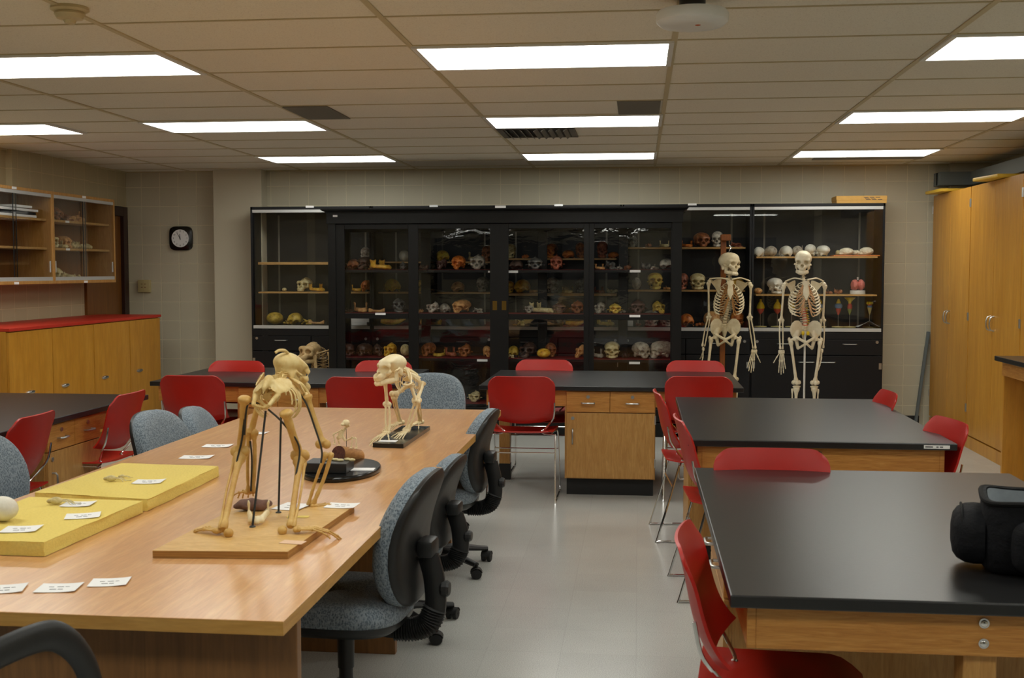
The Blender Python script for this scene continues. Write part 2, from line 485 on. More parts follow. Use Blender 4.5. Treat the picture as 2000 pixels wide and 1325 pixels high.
# woven grey-blue upholstery
t = NT('blue_grey_tweed'); v = t.coords()
wv = t.new('ShaderNodeTexVoronoi', Scale=170.0); t.link(t.coords((1, 1, .55)), wv.inputs['Vector'])
mixf = t.noise(v, 240, 3, .7)
ad = t.new('ShaderNodeMath', operation='MULTIPLY_ADD'); ad.inputs[1].default_value = .55
t.link(wv.outputs['Distance'], ad.inputs[0]); t.link(mixf, ad.inputs[2])
t.link(t.ramp(ad.outputs[0], [(.42, lin((52, 62, 72))), (.66, lin((98, 112, 124))), (.9, lin((142, 154, 164)))]), t.b.inputs['Base Color'])
t.b.inputs['Roughness'].default_value = .95
t.b.inputs['Sheen Weight'].default_value = .15
t.bump(ad.outputs[0], .5, .004)
M['tweed'] = t.m
# lamp
t = NT('lamp_diffuser'); t.n.remove(t.b)
em = t.new('ShaderNodeEmission'); em.inputs['Color'].default_value = (.985, .985, .91, 1); em.inputs['Strength'].default_value = 10
t.link(em.outputs[0], [n for n in t.n if n.type == 'OUTPUT_MATERIAL'][0].inputs['Surface'])
M['lamp'] = t.m; LAMP = em
# ---------------------------------------------------------------- the room
XL, XR, YB, YF, ZC = -5.45, 3.42, 11.80, -2.4, 2.602
structure('floor', MB().box(XL - .1, YF - .1, -.05, XR + .1, YB + .1, 0), M['floor'])
structure('wall_back', MB().box(XL, YB, 0, XR, YB + .1, ZC + .1), M['block_y'])
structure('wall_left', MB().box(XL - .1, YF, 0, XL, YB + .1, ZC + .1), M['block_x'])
structure('wall_right', MB().box(XR, YF, 0, XR + .1, YB + .1, ZC + .1), M['wall_plain'])
structure('wall_front', MB().box(XL, YF - .1, 0, XR, YF, ZC + .1), M['wall_plain'])
structure('unseen_dark_slabs', MB().box(-4.3, YF, 1.35, -.2, YF + .03, 2.5).box(.5, YF, 0, 2.9, YF + .25, 2.25), M['unseen_dark'])   # unseen dark slabs added behind the camera to darken reflections in the glass
structure('trim_1', MB().box(-4.42, 11.62, 0, -3.90, YB, ZC, .004), M['wall_plain'])            # pilaster by the recess
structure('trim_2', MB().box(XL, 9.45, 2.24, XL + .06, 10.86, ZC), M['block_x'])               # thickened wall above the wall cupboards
pc = aty(1856, 320, 11.72)
structure('trim_3', MB().box(pc.x, 11.70, 0, XR, YB, ZC, .004), M['wall_plain'])               # corner pilaster
structure('baseboard_back', MB().box(-3.9, YB - .008, 0, 2.80, YB, .10), M['baseboard'])
# ceiling: tiles laid in a grid of T bars
GX = [.155 + 1.22 * k for k in range(-5, 4)]
GY = [5.335 + .615 * k for k in range(-12, 11)]
lights = []
for cx, rows in ((-2.895, (0, 1, 2, -1, -2)), (-.455, (0, 1, 2, -1, -2)), (1.985, (0, 1, 2, -1, -2)), (-4.79, (1,))):
    for r in rows: lights.append((cx, 5.6425 + 2.46 * r))
structure('ceiling', MB().box(XL, YF, ZC, XR, YB, ZC + .05), M['tile'])
g = MB()
for x in GX:
    if XL < x < XR: g.box(x - .013, YF, ZC - .006, x + .013, YB, ZC + .002)
for y in GY:
    if YF < y < YB: g.box(XL, y - .0065, ZC - .0045, XR, y + .0065, ZC + .002)
# wall angle
g.box(XL, YB - .02, ZC - .012, XR, YB, ZC).box(XL, YF, ZC - .012, XL + .02, YB, ZC)
structure('trim_4', g, M['tbar'])

lname = {0: 'in the row nearest the camera', 1: 'in the middle row', 2: 'in the row nearest the back wall', -1: 'in the row overhead', -2: 'in the row behind'}
cname = {-2.895: 'left of the middle', -.455: 'middle', 1.985: 'right', -4.79: 'far left'}
hm, fm = 1.17 / 2, .565 / 2
dmesh = MB().box(-hm, -fm, -.010, hm, fm, -.002).mesh('diffuser', M['lamp'], 0)
fb = MB()
for a in ((-.61, -.305, .61, -fm), (-.61, fm, .61, .305), (-.61, -fm, -hm, fm), (hm, -fm, .61, fm)):
    fb.box(a[0], a[1], -.014, a[2], a[3], -.001)
fmesh = fb.mesh('frame', M['white_paint'], 0)
for cx, cy in lights:
    r = round((cy - 5.6425) / 2.46)
    t = thing('ceiling_light', 'recessed fluorescent ceiling panel, %s column, %s' % (cname[cx], lname[r]), 'ceiling light', (cx, cy, ZC), 0, 'fluorescent ceiling panels')
    put_mesh('frame', fmesh, t); put_mesh('diffuser', dmesh, t)
# ventilation grille and blank plates in the ceiling
def grille(cx, cy, w, d, label, dark=True):
    t = thing('ceiling_vent', label, 'ceiling vent', (cx, cy, ZC), 0)
    b = MB()
    b.box(-w / 2, -d / 2, -.012, w / 2, -d / 2 + .045, -.001).box(-w / 2, d / 2 - .045, -.012, w / 2, d / 2, -.001)
    b.box(-w / 2, -d / 2, -.012, -w / 2 + .045, d / 2, -.001).box(w / 2 - .045, -d / 2, -.012, w / 2, d / 2, -.001)
    b.build('frame', M['grille'], t, 0)
    MB().box(-w / 2 + .04, -d / 2 + .04, -.004, w / 2 - .04, d / 2 - .04, -.001).build('backing', M['grille_dark'], t, 0)
    n = 9
    for i in range(n):
        x = -w / 2 + .07 + (w - .14) * i / (n - 1)
        MB().box(-.017, -d / 2 + .05, -.0015, .017, d / 2 - .05, .0015, M=Matrix.Translation((x, 0, -.018)) @ Matrix.Rotation(R(40 if x < 0 else -40), 4, 'Y')).build('louver', M['grille'], t, 0)
grille(-.765, 8.73, .58, .60, 'louvered metal air vent in the ceiling behind the middle light panel')
def plate(cx, cy, w, d, label):
    o = MB().box(-w / 2, -d / 2, -.008, w / 2, d / 2, -.001, .002).build('ceiling_plate', M['grille'], None, 0)
    o.location = (cx, cy, ZC); tag(o, label, 'ceiling plate')
plate(-.006, 7.49, .27, .59, 'small grey blank plate in the ceiling just before the middle light panel')
plate(-2.13, 7.51, .30, .60, 'grey blank plate in the ceiling beside the left light panel')
plate(2.12, 11.02, 1.0, .30, 'dark ceiling plate behind the right light panel near back wall')
# smoke detector and wireless box
p = atz(136, 14, ZC)
t = thing('smoke_detector', 'small beige dome smoke detector on the ceiling at upper left', 'smoke detector', (p.x, p.y, ZC))
MB().lathe([(.072, 0), (.075, -.012), (.062, -.020)], 28).build('base', M['detector'], t)
MB().lathe([(.056, -.019), (.060, -.030), (.050, -.046), (.026, -.052), (.020, -.064), (.004, -.068)], 28).build('dome', M['detector'], t)
p = atz(1352, 44, ZC - .10)
t = thing('round_ceiling_unit', 'round white plastic unit with an orange dot hanging below the ceiling', 'ceiling device', (p.x, p.y, ZC))
MB().lathe([(.10, -.055), (.130, -.058), (.138, -.070), (.136, -.098), (.120, -.112), (.07, -.116), (.004, -.1165)], 40).build('housing', M['white_paint'], t)
MB().lathe([(.05, 0), (.05, -.056), (.004, -.0565)], 24).build('mount', M['black_plastic'], t)
MB().ell((.02, -.03, -.1165), (.011, .011, .003)).build('indicator_light', M['orange_led'], t)
# blue grey duct: short arm on the back wall, long arm down the right wall
d = MB()
a0 = aty(1835, 336, 11.58); a1 = aty(1835, 362, 11.58)
XD = 3.18
d.box(a0.x, 11.56, a1.z, XD + .02, 11.698, a0.z, .004).box(a0.x, 11.65, a1.z, pc.x - .003, 11.799, a0.z, .002).box(XD, 4.0, a1.z, XR - .002, 11.698, a0.z, .004)
tag(d.build('duct', M['duct'], None, 0), 'blue grey boxed duct running along right wall above tall cupboards', 'duct')

# door in the left wall, behind the low cupboards
dy0, dy1 = 10.82, 11.58
o = MB().box(XL, dy0, 0, XL + .03, dy1, 2.12).build('door_1', M['door_wood'], None, 0); tag(o, kind='structure')
b = MB().box(XL, dy1, 0, XL + .07, dy1 + .10, 2.22, .004).box(XL, dy0, 2.12, XL + .07, dy1, 2.22, .004)
f = b.build('door_frame', M['door_frame'], o, 0)
# wall clock
c = aty(355, 466, YB)
t = thing('wall_clock', 'rounded square black wall clock with white dial on the block wall', 'clock', (c.x, YB, c.z))
def sq(rad, n, e=4.0):
    return [(rad * math.copysign(abs(cos(a)) ** (2 / e), cos(a)), rad * math.copysign(abs(sin(a)) ** (2 / e), sin(a))) for a in [2 * pi * k / n for k in range(n)]]
def rg(rad, y, e=4.5): return [(x, y, z) for x, z in sq(rad, 48, e)]
MB().loft([rg(.122, 0), rg(.129, -.012), rg(.126, -.032), rg(.112, -.042)]).build('case', M['black_gloss'], t)
MB().loft([[(.094 * cos(2 * pi * k / 48), y, .094 * sin(2 * pi * k / 48)) for k in range(48)] for y in (-.040, -.0445)]).build('dial', M['white_card'], t)
for h in range(1, 13):
    a = R(90 - 30 * h)
    txt('numeral', str(h), .026, M['ink'], t, Matrix.Translation((.075 * cos(a), -.0448, .075 * sin(a))) @ Matrix.Rotation(R(90), 4, 'X'))
def hand(nm, ang, l, w):
    MB().box(-w, -.0006, -.014, w, .0006, l, M=Matrix.Translation((0, -.047, 0)) @ Matrix.Rotation(ang, 4, 'Y')).build(nm, M['black_plastic'], t, 0)
hand('hour_hand', R(-2.5), .045, .0034); hand('minute_hand', R(-30), .068, .0026)
MB().ell((0, -.048, 0), (.006, .003, .006)).build('hub', M['black_plastic'], t)
# thermostat box
c = aty(284, 559, YB)
t = thing('wall_box', 'ivory plastic control box with vents on the wall below the clock', 'wall control', (c.x, YB, c.z))
MB().box(-.068, -.045, -.068, .068, 0, .068, .008).build('cover', M['switch'], t)
for z in (-.012, .022):
    for x in (-.02, .015): MB().box(x - .010, -.0465, z - .003, x + .010, -.0445, z + .003).build('slot', M['door_wood'], t, 0)
# ---------------------------------------------------------------- storage along the walls
def bar_handle(parent, c, axis, l, stand=.03, r=.005, out=(0, -1, 0), mat='steel', name='handle'):
    c = Vector(c); o = Vector(out); ax = Vector({'x': (1, 0, 0), 'y': (0, 1, 0), 'z': (0, 0, 1)}[axis])
    return MB().tube([c - ax * l / 2, c - ax * l / 2 + o * stand * .7, c - ax * (l / 2 - .010) + o * stand, c + ax * (l / 2 - .010) + o * stand, c + ax * l / 2 + o * stand * .7, c + ax * l / 2], r, 8).build(name, M[mat], parent)
def strip_label(parent, x0, x1, y, z, h=.022, name='shelf_label', lines=True):
    o = MB().box(x0, y - .0015, z - h / 2, x1, y, z + h / 2).build(name, M['white_card'], parent, 0)
    return o

# --- five black steel cabinets with sliding glass along the back wall
MY0, MY1 = 11.35, 11.79
MX = [-3.93, -2.675, -1.42, -.165, 1.09, 2.345]
MZT = 2.197
SH = [(512, 571), (511, 571), (505, 573), (484, 566), (502, 574)]
SHZ = []
place = ['at the far left of the row', 'second from left in the row', 'in the middle of the row', 'second from right in the row', 'at the far right of the row']
for i in range(5):
    x0, x1 = MX[i] + .002, MX[i + 1] - .002
    t = thing('steel_cabinet', 'tall black steel cabinet with sliding glass, %s' % place[i], 'cabinet', ((x0 + x1) / 2, MY0, 0), 0, 'black steel cabinets along the back wall')
    h = (x1 - x0) / 2; dp = MY1 - MY0; w = .02
    b = MB().box(-h, 0, .08, -h + w, dp, MZT, .002).box(h - w, 0, .08, h, dp, MZT, .002).box(-h, 0, MZT - .03, h, dp, MZT, .002)
    b.box(-h + w, dp - .01, .08, h - w, dp, MZT - .03).box(-h + w, .003, .955, h - w, dp - .01, .975).box(-h + .01, .03, 0, h - .01, dp, .08)
    b.build('carcass', M['navy_metal'], t, 0)
    MB().box(-h + w, .002, MZT - .058, h - w, .05, MZT - .03).build('upper_track', M['alu'], t, 0)
    zb = .975
    MB().box(-h + w, -.006, zb - .014, h - w, .05, zb + .018).build('lower_track', M['alu'], t, 0)
    zg0, zg1 = zb + .018, MZT - .058
    MB().box(-h + w, .028, zg0, .04, .033, zg1).build('glass_door', M['g_flat'], t, 0)
    MB().box(-.04, .010, zg0, h - w, .015, zg1).build('glass_door', M['g_flat'], t, 0)
    zs = []
    cxp = (MX[i] + MX[i + 1]) / 2
    for py in SH[i]:
        z = EYE - (py - 528) / FPX * 11.50
        zs.append(z)
        thick = .026 if (i, py) in ((0, 512), (2, 573)) else .016
        s = MB().box(-h + w + .03, .07, z - thick, h - w - .03, dp - .02, z, .002).build('shelf', M['oak_y'], t, 0)
    zs.append(zb + .018); SHZ.append(zs)
    for sx in (-h + .16, h - .16):
        st = MB().box(sx - .009, dp - .016, zg0, sx + .009, dp - .010, zg1 - .01)
        st.build('shelf_standard', M['grille'], t, 0)
    # drawers and doors
    for sx in (-1, 1):
        xa, xb = (-h + .008, -.003) if sx < 0 else (.003, h - .008)
        dr = MB().box(xa, -.018, .735, xb, 0, .885, .003).build('drawer', M['navy_metal'], t, 0)
        bar_handle(dr, ((xa + xb) / 2, -.018, .842), 'x', .13)
        lk = MB().tube([(xa + .05 if sx < 0 else xb - .05, -.017, .862), (xa + .05 if sx < 0 else xb - .05, -.023, .862)], .014, 16).build('lock', M['steel'], dr)
        if sx > 0: lk.location = (0, 0, 0)
        dd = MB().box(xa, -.018, .085, xb, 0, .728, .003).build('door', M['navy_metal'], t, 0)
        bar_handle(dd, (-.10 if sx < 0 else .10, -.018, .665), 'x', .15)
        MB().box(xb - .03 if sx > 0 else xa + .005, -.022, .60, xb - .005 if sx > 0 else xa + .03, -.018, .66).build('hinge', M['steel'], dd, 0)
    MB().box(-h + .008, -.016, .888, h - .008, 0, .952, .002).build('upper_panel', M['navy_metal'], t, 0)
    if i < 4:
        for px in ([605], [847], [1091], [1352])[i]:
            p = aty(px, 400, MY0)
            MB().box(p.x - cxp - .042, -.0025, MZT - .012, p.x - cxp + .042, -.0005, MZT + .008).build('label', M['white_card'], t, 0)
# --- the old wooden display case in front of them
BY0, BY1 = 10.70, 11.18
bx0, bx1 = -2.945, .395
cx = (bx0 + bx1) / 2
bc = thing('display_case', 'wide old black wooden display case with four glass doors full of skulls', 'display case', (cx, BY0, 0))
def X(px): return aty(px, 600, BY0).x - cx
def Z(py, y=BY0): return EYE - (py - 528) / FPX * (y * 1.006)
h = (bx1 - bx0) / 2; dp = BY1 - BY0
ztop = 2.14
b = MB().box(-h, 0, 0, -h + .075, .06, 2.03, .003).box(h - .09, 0, 0, h, .06, 2.03, .003)
b.box(-h, .06, 0, -h + .025, dp - .05, 2.03).box(h - .025, .06, 0, h, dp - .05, 2.03)
b.box(-h, dp - .05, 0, -h + .10, dp, 2.03, .003).box(h - .09, dp - .05, 0, h, dp, 2.03, .003)
for px in (833, 1060, 1217):
    p = aty(px, 600, BY1).x - cx
    b.box(p - .045, dp - .04, .25, p + .045, dp, 2.0, .003)
b.box(-h + .1, dp - .04, 1.93, h - .09, dp, 2.03).box(-h + .1, dp - .04, .12, h - .09, dp, .27).box(-h, 0, 0, h, dp, .13, .004).box(-h, 0, 2.005, h, dp, 2.03)
b.box(-h - .01, -.012, 1.995, h + .01, .04, 2.10, .004)
b.build('carcass', M['black_wood'], bc, 0)
MB().loft([[(-h - e, -e, z), (h + e, -e, z), (h + e, dp + e, z), (-h - e, dp + e, z)] for e, z in ((.012, 2.09), (.02, 2.105), (.045, 2.118), (.058, 2.128), (.058, 2.142))]).build('cornice', M['black_wood'], bc, 0)
BSH = [EYE - (py - 528) / FPX * 10.83 for py in (527, 613, 701)] + [.285]
for z in BSH:
    s = MB().box(-h + .03, .065, z - .028, h - .03, dp - .055, z - .002, .002).build('shelf', M['black_wood'], bc, 0)
    MB().box(-h + .031, .066, z - .002, h - .031, dp - .056, z).build('felt_lining', M['red_felt'], s, 0)
dz0, dz1 = .14, 1.99
for i, (o0, o1, g0, g1, yo) in enumerate(((655, 803, 673, 797, .012), (798, 976, 817, 957, .0), (975, 1150, 993, 1140, .0), (1145, 1316, 1160, 1310, .012))):
    f = MB()
    X0, X1, G0, G1 = X(o0), X(o1), X(g0), X(g1)
    ym, yn = yo, yo + .024
    f.box(X0, ym, dz0, G0, yn, dz1, .003).box(G1, ym, dz0, X1, yn, dz1, .003)
    gt, gm1, gm0, gb = Z(447), Z(613.5), Z(624), .26
    f.box(G0, ym, gt, G1, yn, dz1, .003).box(G0, ym, gm0, G1, yn, gm1, .003).box(G0, ym, dz0, G1, yn, gb, .003)
    d = f.build('door', M['black_wood'], bc, 0)
    zm_ = (gm1 + gt) / 2; tl = Matrix.Translation((0, ym + .012, zm_)) @ Matrix.Rotation(R(-.72), 4, 'X') @ Matrix.Translation((0, -ym - .012, -zm_))
    MB().box(G0 - .004, ym + .010, gm1 - .003, G1 + .004, ym + .014, gt + .003, M=tl).build('glass_pane', M['g_wavy'], d, 0)
    MB().box(G0 - .004, ym + .010, gb - .003, G1 + .004, ym + .014, gm0 + .003).build('glass_pane', M['g_wavy'], d, 0)
    if i in (1, 2):
        px = X(966.5) if i == 1 else X(984.5)
        z = Z(597)
        q = MB()
        for a in ((-.021, -.043, -.011, .043), (.011, -.043, .021, .043), (-.011, -.043, .011, -.033), (-.011, .033, .011, .043)):
            q.box(px + a[0], ym - .004, z + a[1], px + a[2], ym, z + a[3])
        q.box(px - .011, ym - .0015, z - .033, px + .011, ym, z + .033)
        q.build('recessed_pull', M['brass'], d, 0)
    # strip labels stuck on the doors / shelves
for px, py in ((743, 614.5), (940, 706), (979, 405.5), (956, 531), (1000, 531), (1240, 530), (1240, 616.5), (1240, 708.5), (657, 421)):
    w = .05 if px not in (956, 657) else .022
    if px == 979: p = (-.058, Z(405.5))
    else: p = (0, Z(py))
    yy = -.0595 if px == 979 else (-.0145 if px == 657 else -.0015)
    if px in (743, 940, 1240) or px in (956, 1000):
        yy = .064 if py not in (614.5, 616.5) else -.0015
    strip_label(bc, X(px) - w, X(px) + w, yy, p[1], .022 if w > .03 else .018, 'paper_label')
# --- left wall: glazed wall cupboards
UX = -5.10
UZ0, UZ1 = 1.436, 2.243
for k, (ya, yb) in ((1, (8.395, 9.59)), (2, (9.59, 10.785))):
    t = thing('wall_cupboard', ['glazed oak wall cupboard cut off by the left edge', 'glazed oak wall cupboard holding stacked white trays', 'glazed oak wall cupboard holding pale bones, nearest the back wall'][k], 'wall cupboard', (XL + .001, ya + .001, UZ0), 0, 'oak wall cupboards on the left wall')
    D = UX - XL - .002; L = yb - ya - .002; H = UZ1 - UZ0; w = .02
    b = MB().box(0, 0, 0, D, w, H, .002).box(0, L - w, 0, D, L, H, .002).box(0, w, 0, D, L - w, w + .008, .002).box(0, w, H - w - .006, D, L - w, H, .002)
    b.build('carcass', M['oak'], t, 0)
    MB().box(0, w, w, .008, L - w, H - w).build('back_panel', M['door_wood'], t, 0)
    MB().box(D - .035, w, H - w - .034, D - .004, L - w, H - w - .006).build('upper_track', M['alu'], t, 0)
    MB().box(D - .035, w, w + .008, D - .004, L - w, w + .040).build('lower_track', M['alu'], t, 0)
    for j, (u0, u1, xx) in enumerate(((w, L * .53, D - .026), (L * .47, L - w, D - .014))):
        gd = MB().box(xx, u0, w + .04, xx + .005, u1, H - w - .034).build('glass_door', M['g_flat'], t, 0)
        MB().box(xx + .0045, u1 - .045 if j else u0 + .03, .10, xx + .012, u1 - .03 if j else u0 + .045, .20, .002).build('pull', M['alu'], gd, 0)
        MB().box(xx, (u0 - .001 if j else u1 - .003), w + .04, xx + .006, (u0 + .004 if j else u1 + .001), H - w - .034).build('edge_strip', M['black_plastic'], gd, 0)
    for z in (.318, .568):
        MB().box(.01, w, z - .02, D - .05, L - w, z, .002).build('shelf', M['oak_y'], t, 0)
    for z in (H - .013, .012):
        MB().box(D, L * .45, z - .010, D + .0015, L * .45 + .07, z + .010).build('label', M['white_card'], t, 0)
    if k == 2:
        for z in (.318, .568): MB().box(D - .05, L * .26, z - .02, D - .0485, L * .26 + .07, z - .001).build('label', M['white_card'], t, 0)
USH = [UZ0 + .028, UZ0 + .318, UZ0 + .568]
# --- left wall: low cupboards under a red top
LX, LZ = -4.80, 1.083
ys = [8.30, 8.966, 9.69, 10.413, 11.11]
ys = [0, 0] + ys
for k in range(2, len(ys) - 1):
    ya, yb = ys[k], ys[k + 1]
    lab = {5: 'golden wood base cupboard at the end nearest the clock wall', 4: 'golden wood base cupboard second from the end by the clock wall', 3: 'golden wood base cupboard third from the end by the clock wall', 2: 'golden wood base cupboard at the left edge under the wall cupboards'}[k]
    t = thing('base_cupboard', lab, 'cupboard', (XL + .002, ya + .001, 0), 0, 'golden wood base cupboards along the left wall')
    D = LX - XL - .002; L = yb - ya - .002
    MB().box(0, 0, .09, D - .02, L, LZ - .001).box(0, 0, 0, D - .06, L, .09).build('carcass', M['birch'], t, 0)
    d = MB().box(D - .02, .004, .10, D, L - .004, LZ - .008, .002).build('door', M['birch'], t, 0)
    y0 = .19 if k != 2 else .3
    MB().loft([[(D + .000, y0 + u * .055, .585 + v) for u, v in [(cos(a), .018 * sin(a)) for a in [2 * pi * q / 16 for q in range(16)]]],
               [(D + .016, y0 + u * .05, .588 + v) for u, v in [(cos(a), .015 * sin(a)) for a in [2 * pi * q / 16 for q in range(16)]]],
               [(D + .024, y0 + u * .03, .592 + v) for u, v in [(cos(a), .008 * sin(a)) for a in [2 * pi * q / 16 for q in range(16)]]]]).build('handle', M['steel'], d)
tag(MB().box(XL + .001, ys[2], LZ, LX + .012, ys[-1] + .005, LZ + .026, .003).build('counter_top', M['red_top'], None, 0), 'long red laminate top on the golden base cupboards at left', 'counter top')
# --- right wall: tall golden cupboards
RX = 2.87
ry = [11.69, 10.40, 9.03, 7.70]
for k in range(3):
    ya, yb = ry[k + 1], ry[k]
    t = thing('tall_cupboard', ['tall golden wood cupboard in the corner beside the block wall', 'tall golden wood cupboard second from the back corner', 'tall golden wood cupboard at the right edge behind the bench'][k], 'tall cupboard', (RX, ya + .002, 0), 0, 'tall golden cupboards along the right wall')
    L = yb - ya - .004; D = XR - RX - .002 - (.03 if k == 0 else 0)
    if k == 0: D = min(D, XR - RX - .01)
    HT = 2.285
    MB().box(.02, 0, .11, D, L, HT, .002).box(0, 0, 0, .02, L, .105, .002).box(.02, 0, 0, D, L, .105).build('carcass', M['birch2'], t, 0)
    for s in (0, 1):
        u0, u1 = (.006, L / 2 - .002) if s == 0 else (L / 2 + .002, L - .006)
        dd = MB().box(-.002, u0, .118, .019, u1, HT - .004, .002).build('door', M['birch2'], t, 0)
        yh = L / 2 + (-.045 if s == 0 else .045)
        MB().tube(catmull([(-.002, yh, 1.06), (-.030, yh, 1.075), (-.038, yh, 1.12), (-.030, yh, 1.165), (-.002, yh, 1.18)], 5), .006, 8).build('handle', M['steel'], dd)
        yy = u0 + .001 if s == 0 else u1 - .001
        for z in (.35, 1.15, 2.14):
            MB().tube([(-.006, yy, z - .035), (-.006, yy, z + .035)], .006, 8).build('hinge', M['steel'], dd)
# yellow boards lying on top of them
def board_on_top(label, c, l, w, rz, t_=.03):
    o = MB().box(-l / 2, -w / 2, 0, l / 2, w / 2, t_, .008).build('yellow_board', M['yellow_board'], None, 30)
    o.location = c; o.rotation_euler = (0, 0, rz); tag(o, label, 'board', 'yellow boards on the tall cupboards')
p = aty(1836, 381, 11.3)
board_on_top('pale yellow board overhanging the corner cupboard top', (RX + .13, 11.34, 2.286), .46, .46, R(4))
board_on_top('mustard yellow board on the second tall cupboard top', (RX + .13, 9.72, 2.286), .46, .46, R(8))
# grey panel leaning in the gap between wall and cupboard
o = MB().box(-.012, 0, 0, .012, .045, .95, .003).build('leaning_panel', M['duct'], None, 0)
o.location = (RX - .115, 11.735, .002); o.rotation_euler = (0, R(6.5), 0); tag(o, 'grey panel leaning against the corner tall cupboard', 'panel')
# --- bench at the right edge
BZ = .955
pb = atz(1942, 695, BZ)
t = thing('side_bench', 'high oak bench with black top at the right edge', 'bench', (pb.x, pb.y, 0))
Lb, Db = 1.6, RX - pb.x - .03
MB().box(0, -Lb, BZ - .034, Db, 0, BZ, .004).build('bench_top', M['black_top'], t, 0)
MB().box(.045, -Lb + .05, BZ - .135, Db - .02, -.03, BZ - .035, .003).build('apron', M['oak_flat'], t, 0)
MB().box(.05, -.065, 0, Db - .02, -.032, BZ - .135, .003).build('side_panel', M['birch'], t, 0)
MB().box(.05, -Lb + .05, 0, Db - .02, -Lb + .09, BZ - .135, .003).build('side_panel', M['birch'], t, 0)
# --- box on the right hand steel cabinet
pa, pbb = aty(1630, 388, 11.5), aty(1727, 388, 11.5)
t = thing('cardboard_box', 'shallow brown cardboard box on top of the right steel cabinet', 'box', ((pa.x + pbb.x) / 2, 11.52, MZT + .001))
hw = (pbb.x - pa.x) / 2
MB().box(-hw, -.14, 0, hw, .14, .068, .002).build('tray', M['carton'], t, 0)
MB().box(-hw - .003, -.143, .030, hw + .003, .143, .071, .002).build('lid', M['carton'], t, 0)
w = MB()
for r_, (n, z) in enumerate(((3, .056), (2, .045), (3, .036))):
    for i in range(n): w.box(.02 + i * .055 + r_ * .01, -.1438, z - .0025, .062 + i * .055 + r_ * .01, -.143, z + .0025)
w.build('writing', M['ink'], t, 0)
# ---------------------------------------------------------------- laboratory tables
TZ = .762
def lab_table(label, cx, cy, rz, L=1.83, W=1.22, cab=(-.31, .31)):
    t = thing('lab_table', label, 'table', (cx, cy, 0), rz, 'black topped oak laboratory tables')
    MB().box(-L / 2, -W / 2, TZ - .032, L / 2, W / 2, TZ, .004).build('tabletop', M['black_top'], t, 0)
    ai, az0, az1 = .045, TZ - .145, TZ - .033
    for nm, a in (('apron', (-L / 2 + ai, -W / 2 + ai, L / 2 - ai, -W / 2 + ai + .022)), ('apron', (-L / 2 + ai, W / 2 - ai - .022, L / 2 - ai, W / 2 - ai)),
                  ('apron', (-L / 2 + ai, -W / 2 + ai + .022, -L / 2 + ai + .022, W / 2 - ai - .022)), ('apron', (L / 2 - ai - .022, -W / 2 + ai + .022, L / 2 - ai, W / 2 - ai - .022))):
        MB().box(a[0], a[1], az0, a[2], a[3], az1, .002).build(nm, M['oak_flat'], t, 0)
    for s in (-1, 1):
        x = s * (L / 2 - ai - .022 - .042)
        l = MB().box(x - .04, -.04, .12, x + .04, .04, az1, .003).build('leg', M['oak'], t, 0)
        MB().box(x - .042, -.042, 0, x + .042, .042, .12, .003).build('rubber_boot', M['black_rubber'], l, 0)
        for z in (TZ - .062, TZ - .112):
            xx = s * (L / 2 - ai)
            MB().tube([(xx - s * .001, 0, z), (xx + s * .004, 0, z)], .0125, 16).ell((xx + s * .004, 0, z), (.004, .009, .009)).build('bolt', M['chrome'], t)
    x0, x1 = cab
    y0, y1 = -W / 2 + .035, W / 2 - .07
    c = MB().box(x0, y0 + .02, .115, x1, y1, TZ - .034, .002).build('cabinet', M['oak'], t, 0)
    MB().box(x0 + .012, y0 + .035, 0, x1 - .012, y1 - .01, .115).build('plinth', M['black_rubber'], t, 0)
    MB().box(x0, y0 + .012, .115, x1, y0 + .0195, TZ - .034).build('face_frame', M['oak'], t, 0)
    mid = (x0 + x1) / 2
    for a, b in ((x0 + .012, mid - .0015), (mid + .0015, x1 - .004)):
        d = MB().box(a, y0 - .006, TZ - .182, b, y0 + .012, TZ - .04, .002).build('drawer', M['oak_flat'], t, 0)
        m = (a + b) / 2
        bar_handle(d, (m, y0 - .006, TZ - .118), 'x', .085, .028, .0055)
        MB().tube([(m, y0 - .005, TZ - .076), (m, y0 - .011, TZ - .076)], .012, 16).build('lock', M['steel'], d)
    d = MB().box(x0 + .012, y0 - .006, .122, x1 - .004, y0 + .012, TZ - .188, .002).build('door', M['oak'], t, 0)
    bar_handle(d, (x0 + .055, y0 - .006, TZ - .35), 'z', .10, .028, .0055)
    MB().tube([(x0 + .055, y0 - .005, TZ - .225), (x0 + .055, y0 - .011, TZ - .225)], .012, 16).build('lock', M['steel'], d)
    for z in (.2, .5): MB().box(x1 - .006, y0 - .008, z, x1 + .004, y0 + .004, z + .06, .001).build('hinge', M['steel'], d, 0)
    return t
TB = lab_table('black topped oak table in the back row, right of the aisle gap', -.19, 8.43, 0, 1.80)
TA = lab_table('black topped oak table in the back row at left, before the left glass cabinet', -2.565, 8.43, 0, 1.80, cab=(-.27, .33))
T2 = lab_table('black topped oak table in the middle at right with a white edge label', .845, 6.31, R(-90))
T1 = lab_table('black topped oak table in the right foreground with the black bag on it', .838, 3.715, R(-90))
TL = lab_table('black topped oak table at the left edge with two red chairs', -3.715, 6.075, R(90))
lb = MB().box(.915, .46, TZ - .024, .9165, .575, TZ - .008)
o = lb.build('edge_label', M['white_card'], T2, 0, 'white paper edge label')
w = MB()
for x0, x1 in ((.466, .50), (.515, .525), (.53, .545)): w.box(.9166, x0, TZ - .0185, .9170, x1, TZ - .0135)
w.build('writing', M['ink'], T2, 0)

